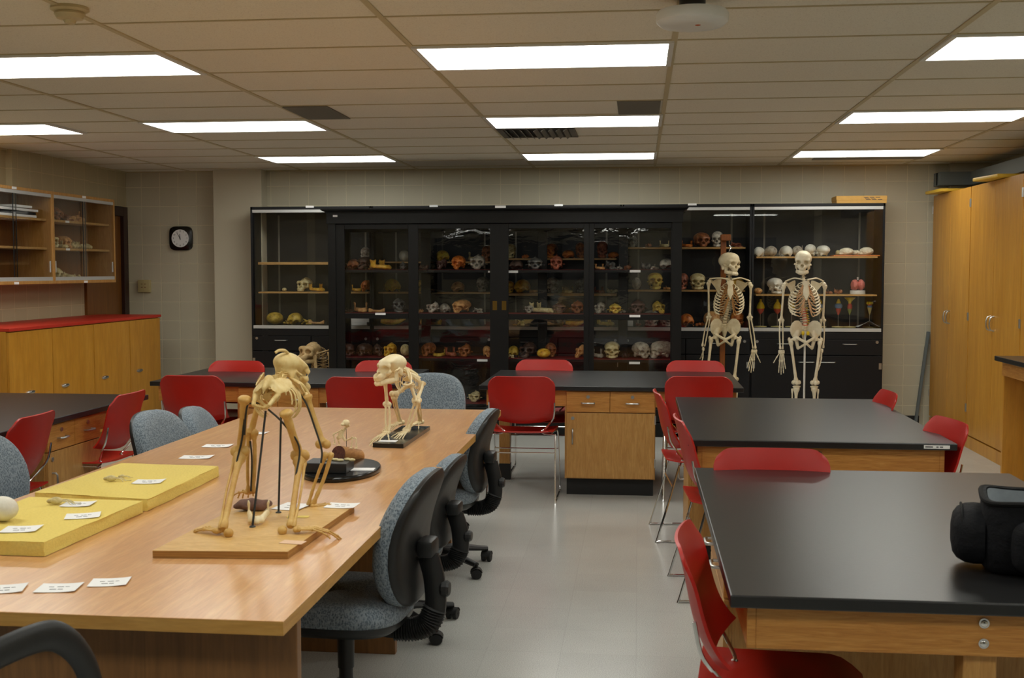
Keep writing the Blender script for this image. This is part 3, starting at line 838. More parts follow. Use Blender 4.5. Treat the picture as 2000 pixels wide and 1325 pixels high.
# ---------------------------------------------------------------- wood conference table
CZ = .74
t = thing('conference_table', 'long honey coloured wood conference table with skeleton models on it', 'table', (-1.47, 4.58, 0), 0)
cl = [(-.71, 2.035), (.675, 2.035), (.655, -2.035), (-.75, -2.035)]
top = MB().loft([[(x, y, z) for x, y in cl] for z in (CZ - .034, CZ - .0015)])
top.build('edge_band', M['conf_edge'], t, 0)
MB().loft([[(x * s_, y * s_, z) for x, y in cl] for s_, z in ((1, CZ - .0016), (1, CZ - .0006), (.9985, CZ))]).build('tabletop', M['conf'], t, 0)
for y, xe in ((-1.93, .655), (1.60, .45)):
    MB().box(-.66, y - .0, 0, xe, y + .035, CZ - .034, .002).build('end_panel', M['conf_panel'], t, 0)
MB().box(-.02, -1.89, .12, .015, 1.60, CZ - .034, .002).build('modesty_panel', M['conf_panel'], t, 0)
MB().box(.02, -.1, 0, .50, -.065, CZ - .034, .002).build('end_panel', M['conf_panel'], t, 0)

# ---------------------------------------------------------------- red plastic chairs on chrome sled frames
def red_chair():
    t = thing('red_chair', '', 'chair')
    def seat(u, v):
        x = (u - .5) * 2; y = v
        wx = .225 - .02 * (1 - v)
        corner = 1 - .10 * max(0, abs(v - .5) * 2 - .75) / .25 * 1.0
        z = .452 - .014 * cos(x * pi / 2) * sin(pi * min(1, v * 1.1)) - .045 * max(0, v - .78) ** 2 / .0484 + .010 * max(0, .15 - v) / .15
        z += .006 * abs(x) ** 4
        return (x * wx * corner, -.205 + .44 * v, z)
    MB().grid(seat, 16, 16, .008).build('seat', M['red'], t, 60)
    def back(u, v):
        x = (u - .5) * 2
        tp = v ** 6
        w = .216 + .012 * v
        z = .535 + .312 * v - .035 * max(0, abs(x) - .72) ** 2 / .0784 * (max(0, v - .6) / .4) ** 2 * 1.0
        z += .030 * (1 - v) ** 4 * x * x - .012 * (1 - v) ** 4
        y = -.205 - .042 * v - .016 * v ** 5 + .050 * abs(x) ** 2.2 * (1 - .35 * v) + .045 * (1 - v) ** 5
        w2 = w * (1 - .055 * max(0, v - .85) / .15 * 1.0) if v > .85 else w
        return (x * w2, y, z)
    MB().grid(back, 22, 18, .009).build('backrest', M['red'], t, 60)
    for s in (-1, 1):
        path = [(s * .222, -.206, .668), (s * .219, -.190, .590), (s * .205, -.165, .545), (s * .150, -.118, .476), (s * .128, -.112, .458),
                (s * .150, -.122, .444), (s * .212, -.136, .440), (s * .224, -.145, .425), (s * .226, -.19, .26), (s * .232, -.262, .022), (s * .233, -.252, .008),
                (s * .233, -.10, .008), (s * .233, .19, .008), (s * .232, .205, .022), (s * .226, .165, .25), (s * .222, .135, .420), (s * .205, .120, .432), (s * .195, .05, .436), (s * .195, -.12, .438)]
        sm = []
        for i in range(len(path)): sm.append(Vector(path[i]))
        MB().tube(catmull(sm, 3), .0058, 8).build('sled_leg', M['chrome'], t)
        for y in (-.18, .12): MB().tube([(s * .233, y, .007), (s * .233, y + .05, .007)], .0085, 8).build('glide', M['steel'], t)
        MB().ell((s * .135, -.112, .452), (.012, .012, .008)).build('seat_bracket', M['steel'], t)
    for y, z in ((.148, .30), (-.176, .32)):
        MB().tube([(-.226, y, z), (.226, y, z)], .005, 8).build('cross_bar', M['chrome'], t)
    MB().tube([(-.2, .05, .434), (.2, .05, .434)], .005, 8).build('cross_bar', M['chrome'], t)
    return t
rc0 = red_chair()
def place_red(i, px, py, face, label, z=.853, dz=0):
    p = atz(px, py, z)
    f = Vector((cos(face), sin(face), 0))
    c = p + f * .262
    loc = (c.x, c.y, 0)
    g = 'red plastic chairs on chrome sled frames'
    if i == 0:
        rc0.location = loc; rc0.rotation_euler = (0, 0, face - pi / 2); tag(rc0, label, 'chair', g); return rc0
    return dup(rc0, label, loc, face - pi / 2, g)
RED = [
 (370, 732, 90, 'red chair with its back to the camera at the left black table, left one'),
 (697, 735, 90, 'red chair with its back to the camera behind the far end of the wood table'),
 (1017, 734, 90, 'red chair with its back to the camera beside the oak drawers'),
 (1366, 734, 90, 'red chair with its back to the camera behind the middle black table'),
 (466, 703, -90, 'red chair facing the camera behind the back left table, left one'),
 (752, 703, -90, 'red chair facing the camera behind the back left table, right one'),
 (1064, 701, -90, 'red chair facing the camera behind the back right table, left one'),
 (1358, 703, -90, 'red chair facing the camera behind the back right table, below the left skeleton'),
 (1279, 762, 4, 'red chair on the aisle side of the middle table, the farther one'),
 (1320, 812, 4, 'red chair on the aisle side of the middle table, the nearer one'),
 (1742, 763, 182, 'red chair on the cupboard side of the middle table, the farther one'),
 (1864, 817, 189, 'red chair on the cupboard side of the middle table, the nearer one'),
 (1505, 872, -90, 'red chair wedged between the two black tables at right'),
 (1326, 1034, -6, 'large red chair in the right foreground pushed under the black table'),
 (262, 764, 180, 'red chair at the left edge black table, the farther one'),
 (78, 806, 182, 'red chair at the left edge black table, the nearer one'),
]
for i, (px, py, a, lab) in enumerate(RED):
    place_red(i, px, py, R(a), lab)

# ---------------------------------------------------------------- blue grey office chairs
def office_chair(arms=False):
    t = thing('office_chair', '', 'office chair')
    def sup(w, h, e, n=40):
        return [(w * math.copysign(abs(cos(a)) ** (2 / e), cos(a)), h * math.copysign(abs(sin(a)) ** (2 / e), sin(a))) for a in [2 * pi * k / n for k in range(n)]]
    def seat_ring(s, z, ins=0):
        return [(x * s, y * s + .01, z - .035 * max(0, (y - .12) / .11) ** 2 + (.012 * (abs(x) / .24) ** 2)) for x, y in sup(.240, .232, 3.2)]
    MB().loft([seat_ring(.93, .385), seat_ring(.985, .393), seat_ring(1.0, .410), seat_ring(.99, .436), seat_ring(.94, .456), seat_ring(.80, .468), seat_ring(.45, .464), seat_ring(.1, .462)]).build('seat_cushion', M['tweed'], t, 60)
    MB().loft([seat_ring(.5, .345), seat_ring(.86, .352), seat_ring(.97, .372), seat_ring(.985, .392)]).build('seat_shell', M['black_plastic'], t, 60)
    # backrest leans back a little and curves around
    zc, hw, hh = .665, .222, .225
    def br(s, d):
        out = []
        for x, z in sup(hw, hh, 2.7):
            x *= s; z *= s
            x *= 1 - .10 * max(0, -z / hh)
            y = -.235 - .16 * z + .26 * x * x - .55 * min(0, z + .02) ** 2 * 0 + d + .03 * cos(z * 9)
            out.append((x, y, zc + z))
        return out
    MB().loft([br(.05, -.034), br(.5, -.035), br(.95, -.036), br(1.0, -.030), br(1.015, -.006), br(1.0, .018), br(.95, .030), br(.8, .037), br(.45, .036), br(.1, .036)]).build('back_cushion', M['tweed'], t, 60)
    MB().loft([br(.04, -.058), br(.3, -.058), br(.7, -.060), br(.93, -.054), br(1.0, -.042), br(1.005, -.026), br(.96, -.020)]).build('back_shell', M['black_plastic'], t, 60)
    # J bar with bellows
    arm = [(0, -.10, .352), (0, -.22, .345), (0, -.285, .36), (0, -.315, .42), (0, -.312, .52), (0, -.292, .60)]
    MB().tube(catmull(arm, 6), .022, 10, flat=1.7).build('back_bar', M['black_plastic'], t)
    bel = catmull([(0, -.17, .343), (0, -.235, .345), (0, -.290, .368), (0, -.314, .425)], 14)
    MB().tube(bel, [(.032 if k % 2 else .025) for k in range(len(bel))], 12, flat=1.35).build('bellows', M['black_rubber'], t, 20)
    MB().box(-.05, -.318, .60, .05, -.262, .66, .012).build('back_bracket', M['black_plastic'], t)
    MB().lathe([(.024, 0), (.028, .006), (.028, .022), (.022, .030)], 14, Matrix.Translation((0, -.335, .49)) @ Matrix.Rotation(R(90), 4, 'X')).build('adjusting_knob', M['black_plastic'], t, 20)
    MB().lathe([(.05, .335), (.05, .350), (.03, .352), (.028, .20), (.024, .20), (.024, .13)][::-1], 16).build('gas_column', M['black_plastic'], t)
    MB().box(-.07, -.10, .325, .07, .10, .350, .006).build('mechanism', M['black_plastic'], t)
    MB().tube([(.03, .03, .335), (.16, .05, .330), (.20, .05, .325)], [.006, .006, .010], 8).build('lever', M['black_plastic'], t)
    for k in range(5):
        a = 2 * pi * k / 5 + .35
        c, s = cos(a), sin(a)
        l = MB().tube([(c * .02, s * .02, .105), (c * .12, s * .12, .105), (c * .25, s * .25, .082), (c * .30, s * .30, .074)], [.034, .028, .020, .018], 8, flat=.8).build('base_leg', M['black_plastic'], t)
        cm = MB()
        Mx = Matrix.Translation((c * .30, s * .30, 0)) @ Matrix.Rotation(a + .8, 4, 'Z')
        for sx in (-.015, .015):
            cm.lathe([(.012, -.010), (.026, -.009), (.0275, -.004), (.0275, .004), (.026, .009), (.012, .010)], 18, Mx @ Matrix.Translation((0, sx, .0275)) @ Matrix.Rotation(R(90), 4, 'X'))
        cm.tube([(0, -.026, .03), (0, .026, .03)], .006, 8, M=Mx)
        cm.grid(lambda u, v: (.031 * cos(pi * u * .9 + .2), (v - .5) * .05, .03 + .031 * sin(pi * u * .9 + .2)), 8, 2, .003, Mx)
        cm.tube([(0, 0, .055), (0, 0, .078)], .008, 8, M=Mx)
        cm.build('caster', M['black_rubber'], l)
    if arms:
        for s in (-1, 1):
            pts = [(s * .285, -.17, .40), (s * .31, -.19, .50), (s * .312, -.17, .640), (s * .312, -.10, .685), (s * .312, .06, .705), (s * .312, .14, .690), (s * .312, .20, .62), (s * .31, .215, .50), (s * .285, .18, .40), (s * .20, .12, .365)]
            MB().tube(catmull(pts, 6), .024, 12, flat=.62).build('arm_loop', M['black_plastic'], t)
    return t
oc0 = office_chair()
OFF = [  # px, py of the top of the back, its height, facing angle, height scale
 ((819, 915), .893, 176, 1.0, 'grey tweed office chair nearest the camera under the right side of the wood table'),
 ((875, 888), .770, 176, .885, 'grey tweed office chair in the middle of the right side of the wood table'),
 ((947, 798), .845, 177, .98, 'grey tweed office chair farthest along the right side of the wood table'),
 ((845, 728), .915, -96, 1.02, 'grey tweed office chair at the far end of the wood table'),
 ((380, 794), .795, 6, .955, 'grey tweed office chair farthest along the left side of the wood table'),
 ((303, 801), .860, -8, .985, 'grey tweed office chair in the middle of the left side of the wood table'),
 ((-46, 846), .860, -8, .99, 'grey tweed office chair at the left edge beside the yellow foam'),
]
for i, ((px, py), zt, a, sc, lab) in enumerate(OFF):
    p = atz(px, py, zt)
    f = Vector((cos(R(a)), sin(R(a)), 0))
    c = p + f * .262
    g = 'blue grey office chairs around the wood table'
    o = oc0 if i == 0 else dup(oc0, lab, (0, 0, 0), 0, g)
    tag(o, lab, 'office chair', g)
    o.location = (c.x, c.y, 0); o.rotation_euler = (0, 0, R(a) - pi / 2); o.scale = (1, 1, zt / .896)
# the arm chair at the lower left corner
ac = office_chair(True)
tag(ac, 'black armed office chair cut off at the lower left corner', 'office chair')
ac.location = (-1.43, 2.03, 0); ac.rotation_euler = (0, 0, R(-22)); ac.scale = (1, 1, 1.235)
# ---------------------------------------------------------------- skulls (face towards -Y, base at z = 0, life size)
def skull_fn(cran=(.069, .089, .066), cc=(0, .018, .138), fore=1.0, brow=.006, muzzle=0.0, face=1.0, crest=0.0, zyg=.066, orb=.0175, rough=0.0, fossa=1.0, broken=0, flat=1.0, upper=True):
    rnd = random.Random(3)
    ph = [(rnd.uniform(20, 70), rnd.uniform(0, 6)) for _ in range(6)]
    def fn(P):
        X = P[..., 0]; A = np.stack([np.abs(X), P[..., 1], P[..., 2]], -1)
        m = muzzle
        d = sd_ell(A, cc, cran)
        d = smin(d, sd_ell(A, (0, .060, cc[2] - .012), (cran[0] * .86, .052, cran[2] * .74)), .03)
        if fore > 0: d = smin(d, sd_ell(A, (0, -.040, .140 + .004 * fore), (.056, .042, .046 * fore)), .03)
        # brow, face block, cheeks
        d = smin(d, sd_cap(A, (0, -.076 - m * .10, .122), (.046, -.062 - m * .06, .120), .008 + brow), .014)
        d = smin(d, sd_ell(A, (0, -.052 - m * .25, .088), (.044, .032 + m * .1, .042)), .018)
        d = smin(d, sd_ell(A, (0, -.066 - m * .75, .060 - m * .06), (.033 + .06 * m, .026 + .22 * m, .026)), .016)
        d = smin(d, sd_ell(A, (.046, -.058 - m * .15, .080), (.016, .018, .017)), .012)
        d = smin(d, sd_cap(A, (.050, -.058 - m * .12, .082), (zyg, -.015, .084), .006), .006)
        d = smin(d, sd_cap(A, (zyg, -.015, .084), (cran[0] * .93, .016, .092), .006), .006)
        d = smin(d, sd_cap(A, (.047, -.056 - m * .1, .084), (.050, -.058 - m * .06, .116), .006 + brow * .4), .008)
        d = smin(d, sd_ell(A, (.050, .030, .062), (.012, .014, .020)), .014)              # mastoid
        d = smin(d, sd_ell(A, (0, .030, .075), (.050, .05, .022)), .02)                   # cranial base
        if crest: d = smin(d, sd_ell(A, (0, .03, cc[2] + cran[2] * .92), (.006, .055, .018 * crest + .006)), .012)
        # teeth bump row
        if upper:
            d = smin(d, sd_ell(A, (0, -.066 - m * .80, .043 - m * .09), (.028 + .05 * m, .022 + .20 * m, .0105)), .006)
            ang = np.arctan2(X, -(P[..., 1] + .045 + m * .6))
            tooth = .0012 * np.cos(ang * 16)
            d = d + np.where((P[..., 2] < .046 - m * .08) & (P[..., 1] < -.05), tooth, 0)
        # openings
        d = smax(d, -sd_ell(A, (.0315, -.088 - m * .10, .1015), (orb * 1.08, .058, orb)), .003)
        d = smax(d, -sd_ell(A, (.004, -.096 - m * .55, .072 - m * .02), (.009, .048 + m * .1, .016)), .003)
        if fossa: d = smax(d, -sd_ell(A, (.061, -.042, .100), (.013 * fossa, .020, .024)), .006)
        d = smax(d, -sd_ell(A, (0, .0, .030), (.034, .06, .036)), .010)
        if broken == 1: d = np.maximum(d, -sd_ell(P, (.05, -.09, .05), (.05, .07, .05)))
        if broken == 2: d = np.maximum(d, .098 - P[..., 2] + .012 * np.sin(P[..., 0] * 60) + .010 * np.sin(P[..., 1] * 50))
        if broken == 3: d = np.maximum(d, -sd_ell(P, (-.05, .0, .17), (.07, .10, .05)))
        if rough:
            n = sum(np.sin(P[..., 0] * f + a) * np.sin(P[..., 1] * f * 1.1 + a * 2) * np.sin(P[..., 2] * f * .9 - a) for f, a in ph)
            d = d + rough * n
        return d
    return fn
def jaw_fn(muzzle=0.0, rough=0.0):
    m = muzzle
    def fn(P):
        A = np.stack([np.abs(P[..., 0]), P[..., 1], P[..., 2]], -1)
        d = sd_cap(A, (0, -.080 - m * .85, .013), (.022 + .03 * m, -.072 - m * .8, .014), .0125)
        d = smin(d, sd_cap(A, (.022 + .03 * m, -.072 - m * .8, .014), (.042, -.018, .020), .0115), .008)
        d = smin(d, sd_ell(A, (0, -.086 - m * .85, .008), (.014, .008, .009)), .006)
        d = smin(d, sd_cap(A, (0, -.077 - m * .83, .024), (.022 + .03 * m, -.070 - m * .77, .024), .009), .006)
        d = smin(d, sd_cap(A, (.022 + .03 * m, -.070 - m * .77, .024), (.042, -.022, .028), .009), .006)
        d = smin(d, sd_box(A, (.0455, -.006, .045), (.0042, .018, .030), .003), .008)
        d = smin(d, sd_cap(A, (.047, .006, .064), (.049, .010, .078), .005), .006)
        d = smin(d, sd_cap(A, (.0465, -.020, .066), (.047, -.022, .078), .004), .006)
        ang = np.arctan2(P[..., 0], -(P[..., 1] + .045 + m * .6))
        t = sd_cap(A, (0, -.079 - m * .80, .032), (.020 + .03 * m, -.069 - m * .72, .032), .0055)
        t = smin(t, sd_cap(A, (.020 + .03 * m, -.069 - m * .72, .032), (.038, -.030, .034), .0055), .003) + .0010 * np.cos(ang * 16)
        return smin(d, t, .004)
    return fn
LO, HI = (-.095, -.20, -.03), (.095, .135, .245)
def skull_mb(n=52, **k): return nets_mb(skull_fn(**k), LO, HI, n)
def jaw_mb(n=52, muzzle=0.0): return nets_mb(jaw_fn(muzzle), (-.07, -.21, -.015), (.07, .04, .095), n)
def joined(a, b): a.raw(b.v, b.f); return a
HUM = dict()
ERE = dict(fore=.55, brow=.013, cran=(.068, .095, .056), cc=(0, .024, .128), muzzle=.03, zyg=.070)
APE = dict(fore=0, brow=.014, cran=(.056, .070, .050), cc=(0, .020, .122), muzzle=.085, zyg=.074, crest=.5, orb=.0185, fossa=1.3)
ROB = dict(fore=0, brow=.013, cran=(.058, .074, .050), cc=(0, .020, .120), muzzle=.02, zyg=.084, crest=.7, orb=.018, fossa=1.6)
MON = dict(fore=.35, brow=.006, cran=(.060, .074, .052), cc=(0, .020, .128), muzzle=.06, zyg=.062, orb=.0215)
SK = {}
SK['human'] = joined(skull_mb(**HUM), jaw_mb())
SK['cranium'] = skull_mb(**HUM)
SK['erectus'] = skull_mb(**ERE)
SK['erectus_jaw'] = joined(skull_mb(**ERE), jaw_mb(muzzle=.03))
SK['ape'] = skull_mb(**APE)
SK['ape_jaw'] = joined(skull_mb(**APE), jaw_mb(muzzle=.085))
SK['robust'] = skull_mb(rough=.0007, **ROB)
SK['broken'] = skull_mb(broken=1, rough=.0012, **ERE)
SK['cap'] = skull_mb(broken=2, rough=.0004, **ERE)
SK['ragged'] = skull_mb(broken=3, rough=.0016, **ROB)
SK['mandible'] = jaw_mb()
SK['ape_mandible'] = jaw_mb(muzzle=.085)
def brain_fn(P):
    A = np.stack([np.abs(P[..., 0]), P[..., 1], P[..., 2]], -1)
    d = sd_ell(A, (.030, 0, .055), (.036, .080, .054))
    d = smin(d, sd_ell(A, (.03, .055, .022), (.028, .032, .020)), .012)
    d = smax(d, -sd_ell(A, (0, 0, .115), (.004, .08, .03)), .006)
    g = np.sin(P[..., 0] * 150 + 2.2 * np.sin(P[..., 1] * 70)) * np.sin(P[..., 1] * 120 + 2 * np.sin(P[..., 2] * 80))
    return np.maximum(d + .0022 * g, -P[..., 2])
SK['brain'] = nets_mb(brain_fn, (-.075, -.095, -.01), (.075, .1, .125), 56)
def endo_fn(P):
    d = sd_ell(P, (0, 0, .062), (.066, .085, .062))
    d = smin(d, sd_ell(P, (0, .05, .03), (.05, .04, .03)), .02)
    return d + .0012 * np.sin(P[..., 0] * 60) * np.sin(P[..., 1] * 50 + P[..., 2] * 30)
SK['dome'] = nets_mb(endo_fn, (-.08, -.1, -.01), (.08, .1, .14), 40)
def frag_fn(seed):
    r = random.Random(seed)
    parts = [((r.uniform(-.035, .035), r.uniform(-.03, .03), r.uniform(.006, .03)), (r.uniform(.012, .03), r.uniform(.012, .03), r.uniform(.008, .022))) for _ in range(5)]
    holes = [((r.uniform(-.03, .03), r.uniform(-.04, -.01), r.uniform(.01, .04)), r.uniform(.008, .016)) for _ in range(3)]
    spikes = [((r.uniform(-.03, .03), r.uniform(-.02, .02), .015), (r.uniform(-.05, .05), r.uniform(-.02, .02), r.uniform(.03, .065))) for _ in range(2)]
    def fn(P):
        d = None
        for c, q in parts:
            e = sd_ell(P, c, q); d = e if d is None else smin(d, e, .010)
        for a, b in spikes: d = smin(d, sd_cap(P, a, b, .009, .004), .006)
        for c, q in holes: d = smax(d, -sd_ell(P, c, (q, q * 1.4, q)), .004)
        d = d + .0012 * np.sin(P[..., 0] * 190) * np.sin(P[..., 1] * 170) * np.sin(P[..., 2] * 180)
        return np.maximum(d, -P[..., 2])
    return fn
for k in range(4): SK['fragment%d' % k] = nets_mb(frag_fn(20 + k), (-.08, -.07, -.008), (.08, .07, .085), 44)
SK['tusk'] = MB().tube(catmull([(-.11, 0, .02), (-.05, .01, .014), (.03, .0, .016), (.10, -.005, .035)], 8), [.012, .018, .017, .014, .006], 12)
SK['long'] = MB().tube([(-.10, 0, .02), (-.095, 0, .02), (-.075, 0, .017), (-.04, 0, .012), (.04, 0, .011), (.075, 0, .016), (.095, 0, .02), (.10, 0, .018)], [.010, .019, .018, .011, .010, .015, .02, .012], 12)
def bounds(mb):
    xs = [p[0] for p in mb.v]; ys = [p[1] for p in mb.v]; zs = [p[2] for p in mb.v]
    return min(xs), max(xs), min(ys), max(ys), min(zs), max(zs)
SKB = {k: bounds(v) for k, v in SK.items()}

# ---------------------------------------------------------------- articulated skeletons
def V3(p): return Vector(p)
def long_bone(a, b, r, ka, kb, bow=None, seg=10, mb=None, cond=None):
    a, b = V3(a), V3(b); mb = mb or MB()
    ts = [0, .025, .07, .13, .22, .36, .5, .64, .78, .87, .93, .975, 1]
    rr = [ka * .7, ka, ka * .97, ka * .62, r * 1.12, r, r * .97, r, r * 1.1, kb * .62, kb * .95, kb, kb * .7]
    bw = V3(bow) if bow is not None else Vector()
    mb.tube([a.lerp(b, t) + bw * sin(pi * t) for t in ts], rr, seg)
    if cond is not None:
        c = V3(cond)
        for s in (-1, 1): mb.ell(b + c * s, kb * .95, 10, 6)
    return mb
def digits(parent, name, base, dirn, nrm, lat, size, mat, n=5, curl=.25, spread=.14, lens=(.62, .92, 1.0, .94, .74), thumb=True, finger='finger'):
    """palm or sole bones as one part, each finger / toe a sub-part"""
    base, dirn, nrm, lat = V3(base), V3(dirn).normalized(), V3(nrm).normalized(), V3(lat).normalized()
    mb = MB()
    rw = size * .056
    for i in range(6):
        mb.ell(base + dirn * size * (.05 + .07 * (i // 3)) + lat * size * (-.09 + .09 * (i % 3)), (rw * 1.2,) * 3, 8, 6)
    out = []
    for i in range(n):
        f = i / (n - 1) * 2 - 1
        L = lens[i] * size
        d = (dirn + lat * f * spread * (2.4 if (thumb and i == 0) else 1)).normalized()
        if thumb and i == 0: d = (d + lat * f * .25 + nrm * .12).normalized()
        p0 = base + dirn * size * .15 + lat * f * size * .10
        p1 = p0 + d * L * .40
        long_bone(p0, p1, rw * .42, rw * .62, rw * .75, seg=7, mb=mb)
        fm = MB(); p = p1; dd = d.copy()
        for q, s in enumerate((.30, .20, .14)):
            if thumb and i == 0 and q == 2: break
            dd = (dd + nrm * curl).normalized()
            e = p + dd * L * s
            long_bone(p, e, rw * .36, rw * .62, rw * .5, seg=7, mb=fm); p = e
        out.append(fm)
    h = mb.build(name, mat, parent, 60)
    for fm in out: fm.build(finger, mat, h, 60)
    return h
def pelvis_mb(el=1.0, nar=1.0, n=56):
    def fn(P):
        A = np.stack([np.abs(P[..., 0]) / nar, P[..., 1], P[..., 2]], -1)
        Rm = (Matrix.Rotation(R(-32), 3, 'Z') @ Matrix.Rotation(R(14), 3, 'X') @ Matrix.Rotation(R(24), 3, 'Y'))
        d = sd_ell(A, (.082, .010, .088 * el), (.072, .010, .088 * el), [list(r) for r in Rm])
        d = smin(d, sd_cap(A, (.070, .012, .055), (.086, 0, .005), .020, .026), .016)
        d = smin(d, sd_cap(A, (.045, .060, .085), (.072, .030, .045), .018), .014)
        d = smin(d, sd_cap(A, (.074, -.022, .008), (.012, -.046, -.026), .0135), .008)
        d = smin(d, sd_ell(A, (0, -.048, -.036), (.012, .010, .020)), .008)
        d = smin(d, sd_cap(A, (.080, .018, -.012), (.064, .024, -.085), .018, .015), .010)
        d = smin(d, sd_cap(A, (.062, .018, -.090), (.012, -.040, -.050), .011), .008)
        d = smin(d, sd_cap(A, (0, .066, .095), (0, .082, .010), .040, .018), .012)
        d = smin(d, sd_cap(A, (0, .082, .010), (0, .062, -.030), .013, .005), .010)
        d = smax(d, -sd_ell(A, (.104, -.010, -.002), (.017, .02, .018)), .005)
        for z in (.08, .05, .025): d = smax(d, -sd_ell(A, (.016, .03, z), (.005, .03, .005)), .003)
        return d
    return nets_mb(fn, (-.17, -.08, -.12), (.17, .12, .20 * max(1, el)), n)
def frame(o, S, C, V):
    S, C, V = V3(S).normalized(), V3(C).normalized(), V3(V).normalized()
    return Matrix(((S.x, -V.x, C.x, o[0]), (S.y, -V.y, C.y, o[1]), (S.z, -V.z, C.z, o[2]), (0, 0, 0, 1)))   # canonical: x side, -y ventral, z cranial
def spine_part(t, pts, nv, rad, mat, dors, lat, name='spine'):
    P = catmull(pts, 12)
    L = [0]
    for a, b in zip(P, P[1:]): L.append(L[-1] + (b - a).length)
    def at(u):
        x = u * L[-1]
        for i in range(len(L) - 1):
            if L[i + 1] >= x:
                f = (x - L[i]) / max(1e-9, L[i + 1] - L[i]); return P[i].lerp(P[i + 1], f), (P[i + 1] - P[i]).normalized()
        return P[-1], (P[-1] - P[-2]).normalized()
    mb = MB(); lat = V3(lat).normalized()
    for i in range(nv):
        u = (i + .5) / nv
        c, tg = at(u)
        r = rad[0] + (rad[1] - rad[0]) * u
        hgt = L[-1] / nv * .40
        d = V3(dors); d = (d - tg * d.dot(tg)).normalized()
        mb.tube([c - tg * hgt, c - tg * hgt * .5, c + tg * hgt * .5, c + tg * hgt], [r, r * .82, r * .82, r], 12)
        mb.tube([c + d * r * .6, c + d * r * 2.0 + tg * hgt * .7, c + d * r * 2.7 + tg * hgt * 1.3], [r * .34, r * .26, r * .16], 6)
        for s in (-1, 1): mb.tube([c + lat * s * r * .6 + d * r * .7, c + lat * s * r * 2.1 + d * r * 1.0], [r * .30, r * .18], 6)
    mb.build(name, mat, t, 50)
    return at
def rib_set(t, at, u0, u1, S, V, W, D, drop, rr, mat, cart, n=12, stern=None, smat=None, cage='rib_cage', endphi=None):
    S, V = V3(S).normalized(), V3(V).normalized()
    ws = [.40, .60, .75, .85, .92, .96, .99, 1.0, .98, .92, .80, .62]
    ds = [.42, .60, .74, .85, .93, .98, 1.0, 1.0, .97, .90, .75, .60]
    cm = MB(); ribs = []
    st0, st1 = (V3(stern[0]), V3(stern[1])) if stern else (None, None)
    for i in range(n):
        k = min(11, int(i * 12 / n))
        c, tg = at(u0 + (u1 - u0) * i / (n - 1))
        up = -tg
        for s in (-1, 1):
            def pos(phi):
                return c + S * s * (W * ws[k] * sin(phi) ** .85 + rr) + V * (D * ds[k] * (1 - cos(phi)) / 2 - D * .10 * sin(phi) ** 2 * (1 if phi < pi / 2 else 0.3)) - up * (drop * (1 - cos(phi)) / 2 * (.5 + .5 * k / 11))
            end = R(146) if k < 10 else R(105 if k == 10 else 85)
            if endphi: end = min(end, endphi)
            pts = [pos(end * q / 15) for q in range(16)]
            ribs.append((pts, rr))
            if stern and k < 10:
                tgt = st0.lerp(st1, min(1, k / 6.5)) + S * s * rr * 2
                a = pts[-1]; b = pos(min(pi, end + R(16)))
                mid = a.lerp(tgt, .5) - up * (drop * .10 if k < 4 else -drop * .05) - up * (.02 * max(0, k - 5) * W / .14)
                cm.tube(catmull([a, mid, tgt], 5), [rr * 1.0, rr * .95, rr * .9], 8, flat=.7)
    if stern:
        ax = (st1 - st0); q = V3(V)
        sm = MB()
        ring = []
        for f, w in ((0, 1.6), (.04, 2.3), (.16, 2.5), (.28, 1.55), (.36, 1.7), (.6, 2.05), (.78, 2.0), (.86, 1.1), (1.0, .7), (1.04, .2)):
            p = st0 + ax * f
            ring.append([p + S * (w * rr * 2.0 * cos(a)) + q * (rr * .9 * sin(a)) for a in [2 * pi * z / 14 for z in range(14)]])
        sm.loft(ring)
        sm.build('sternum', smat or mat, t, 60)
    root = cm.build(cage, cart, t, 60) if cm.v else None
    for pts, r_ in ribs:
        MB().tube(pts, [r_ * .8, r_, r_ * 1.1, r_, r_ * .9], 8, flat=.55).build('rib', mat, root if root else t, 60)
def scapula(t, glen, sup, inf, back, th, mat):
    g, a, b, n = V3(glen), V3(sup), V3(inf), V3(back).normalized()
    c = (g + a + b) / 3
    mb = MB()
    ring = catmull([g, g.lerp(a, .5) + (g.lerp(a, .5) - c) * .12, a, a.lerp(b, .5) + (a.lerp(b, .5) - c) * .06, b, b.lerp(g, .5) - (b.lerp(g, .5) - c) * .12, g], 4)[:-1]
    bulge = n * (a - b).length * .05
    mb.loft([[c + (p - c) * .12 + bulge + n * th * .3 for p in ring], [c + (p - c) * .6 + bulge * .8 + n * th * .4 for p in ring], [p + n * th * .6 for p in ring], [p - n * th * .6 for p in ring],
             [c + (p - c) * .6 + bulge * .8 - n * th * .4 for p in ring], [c + (p - c) * .12 + bulge - n * th * .3 for p in ring]])
    root = a.lerp(b, .28)
    acr = g + (g - c) * .22 + n * th * 4 + (a - b).normalized() * (a - b).length * .12
    mb.tube(catmull([root + n * th, root.lerp(g, .5) + n * th * 5, acr], 5), [th * 1.0, th * 1.7, th * 2.4], 8)
    mb.ell(g, (th * 3.4,) * 3, 10, 8)
    mb.build('scapula', mat, t, 60)
    return acr
